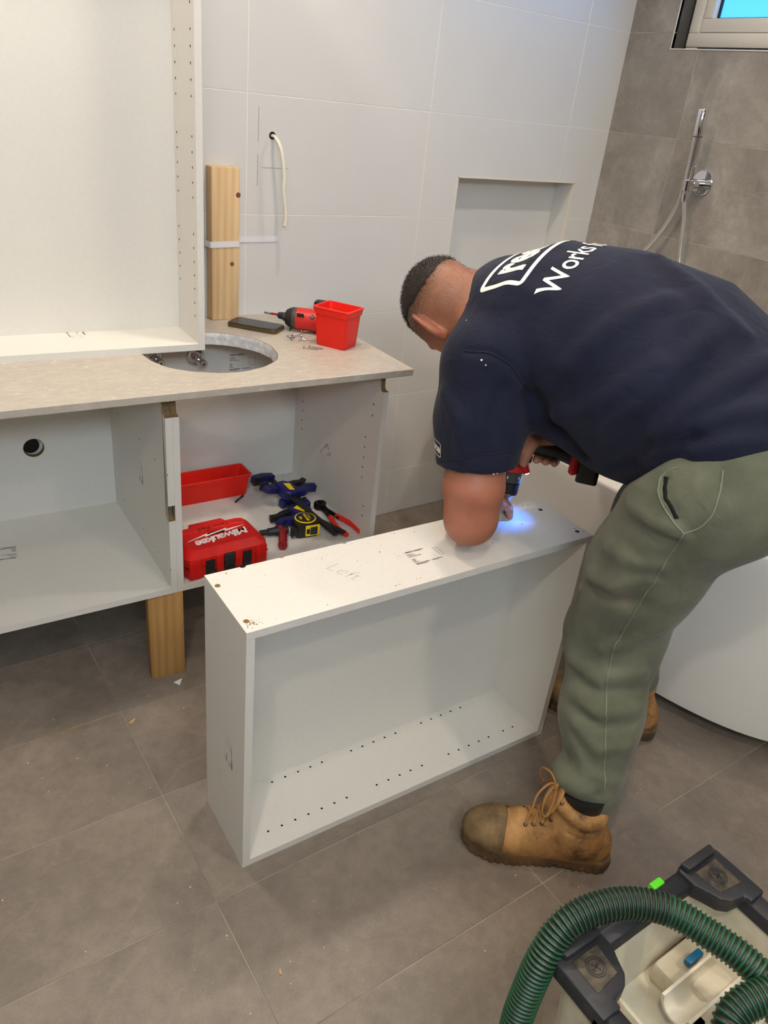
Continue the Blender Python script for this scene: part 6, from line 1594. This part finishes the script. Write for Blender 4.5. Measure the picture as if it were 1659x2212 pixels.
    tube('lace', smooth_path([k0+Vector(v) for v in ((-0.004, -0.006, 0.0), (0, 0.004, 0.005), (0.004, 0.008, -0.002), (0.002, -0.004, -0.004))], 6), 0.0042, LACE, b_, 8)
    # sock showing between boot and trouser cuff
    lathe('sock', [(0.10, 0.040), (0.175, 0.043), (0.20, 0.044)], Vector((0.086, 0, 0)), (0.02, 0, 1), M['black'], b_, 24)

# ---------------------------------------------------------------- drill in his hand
dl = thing('power_drill', 'red and black cordless drill held upright over the carcass top', 'drill', (DRILL[0], DRILL[1], KH))
def dp_(t, n, z): v = hpos(t, n, z); return Vector((v[0]-DRILL[0], v[1]-DRILL[1], v[2]-KH))
tip = Vector((0.172-DRILL[0], -1.014-DRILL[1], 0.012)); upv = (Vector((0, 0, 0.110))-tip).normalized()
lathe('driver_bit', [(0.0, 0.0022), (0.008, 0.0030), (0.050, 0.0030)], tip, upv, M['dark_steel'], dl, 10)
lathe('chuck', [(0.030, 0.0085), (0.038, 0.0130), (0.044, 0.0165), (0.046, 0.0200), (0.049, 0.0200), (0.050, 0.0190), (0.072, 0.0200), (0.073, 0.0210)], tip, upv, M['steel'], dl)
lathe('chuck_sleeve', [(0.0495, 0.0205), (0.074, 0.0222), (0.075, 0.0208)], tip, upv, M['black'], dl, 28)
lathe('torque_collar', [(0.074, 0.0205), (0.076, 0.0240), (0.098, 0.0262), (0.100, 0.0245)], tip, upv, M['tool_grey'], dl, 20)
for k in range(6):
    a = 2*math.pi*k/6; x, y, _ = frame_of(upv)
    p = tip+upv*0.088+0.0254*(math.cos(a)*x+math.sin(a)*y)
    box('collar_mark', (-0.0009, -0.0009, -0.003), (0.0009, 0.0009, 0.003), M['white_paint'], dl, M=Matrix.Translation(p))
lathe('gear_housing', [(0.099, 0.0245), (0.101, 0.0290), (0.130, 0.0310), (0.190, 0.0310), (0.230, 0.0290), (0.238, 0.022)], tip, upv, M['milw'], dl, 24)
lathe('motor_cap', [(0.196, 0.0318), (0.229, 0.0300), (0.231, 0.028)], tip, upv, M['rubber'], dl, 24)
tube('handle', [dp_(0.012, 0, 0.770), dp_(0.045, 0, 0.776), dp_(0.095, 0, 0.774), dp_(0.125, 0, 0.770)], [0.024, 0.0195, 0.0185, 0.022], M['rubber'], dl, 16, sx=1.0, sy=0.85)
hx = Vector(HD_DIR); hn = Vector(HD_N)
Mbt = basis(dp_(0.150, 0, 0.768), hx, hn)
prism('handle_foot', rounded(0.020, 0.058, 0.010, 3), 'z', -0.028, 0.024, M['milw'], dl, 0.003, 1, M=Mbt @ Matrix.Translation((-0.020, 0, 0)))
prism('battery', rounded(0.046, 0.066, 0.008, 3), 'z', -0.040, 0.030, M['black'], dl, 0.004, 2, M=Mbt @ Matrix.Translation((0.012, 0, 0)))
box('trigger', (-0.007, -0.008, -0.010), (0.009, 0.008, 0.006), M['black'], dl, 0.003, M=basis(dp_(0.030, 0, 0.746), hx, hn))
lathe('led_housing', [(0.0, 0.0075), (0.012, 0.0085), (0.020, 0.010)], dp_(0.034, -0.004, 0.712), (-0.3, 0.4, 1), M['red_dark'], dl, 14)
lathe('led_lens', [(-0.0020, 0.0045), (0.0005, 0.0052)], dp_(0.034, -0.004, 0.712), (-0.3, 0.4, 1), emis('white_led', (0.75, 0.85, 1.0, 1), 30.0), dl, 14)
prism('rating_plate', rounded(0.020, 0.034, 0.004, 3), 'z', 0.0, 0.001, mat('cream_plate', rgb(176, 168, 128), 0.5), dl, M=basis(Vector(tip)+upv*0.190-hn*0.031, hx, (0, 0, 1)))
ldl = bpy.data.lights.new('drill_led', 'SPOT'); ldl.energy = 1.5; ldl.color = (0.02, 0.20, 1.0); ldl.spot_size = math.radians(80); ldl.spot_blend = 1.0; ldl.shadow_soft_size = 0.004
lo_ = bpy.data.objects.new('drill_led', ldl); C.objects.link(lo_); lo_.parent = dl
lp0 = dp_(0.034, -0.006, 0.708); lo_.location = lp0
lo_.rotation_euler = (Vector((0.176-DRILL[0], -1.012-DRILL[1], 0))-lp0).to_track_quat('-Z', 'Y').to_euler()
for o_ in bpy.data.objects:
    if o_.name.startswith(('shelf_pin_holes', 'pilot_marks', 'printed_l', 'handwriting', 'sleeve_badge')): o_['kind'] = 'stuff'
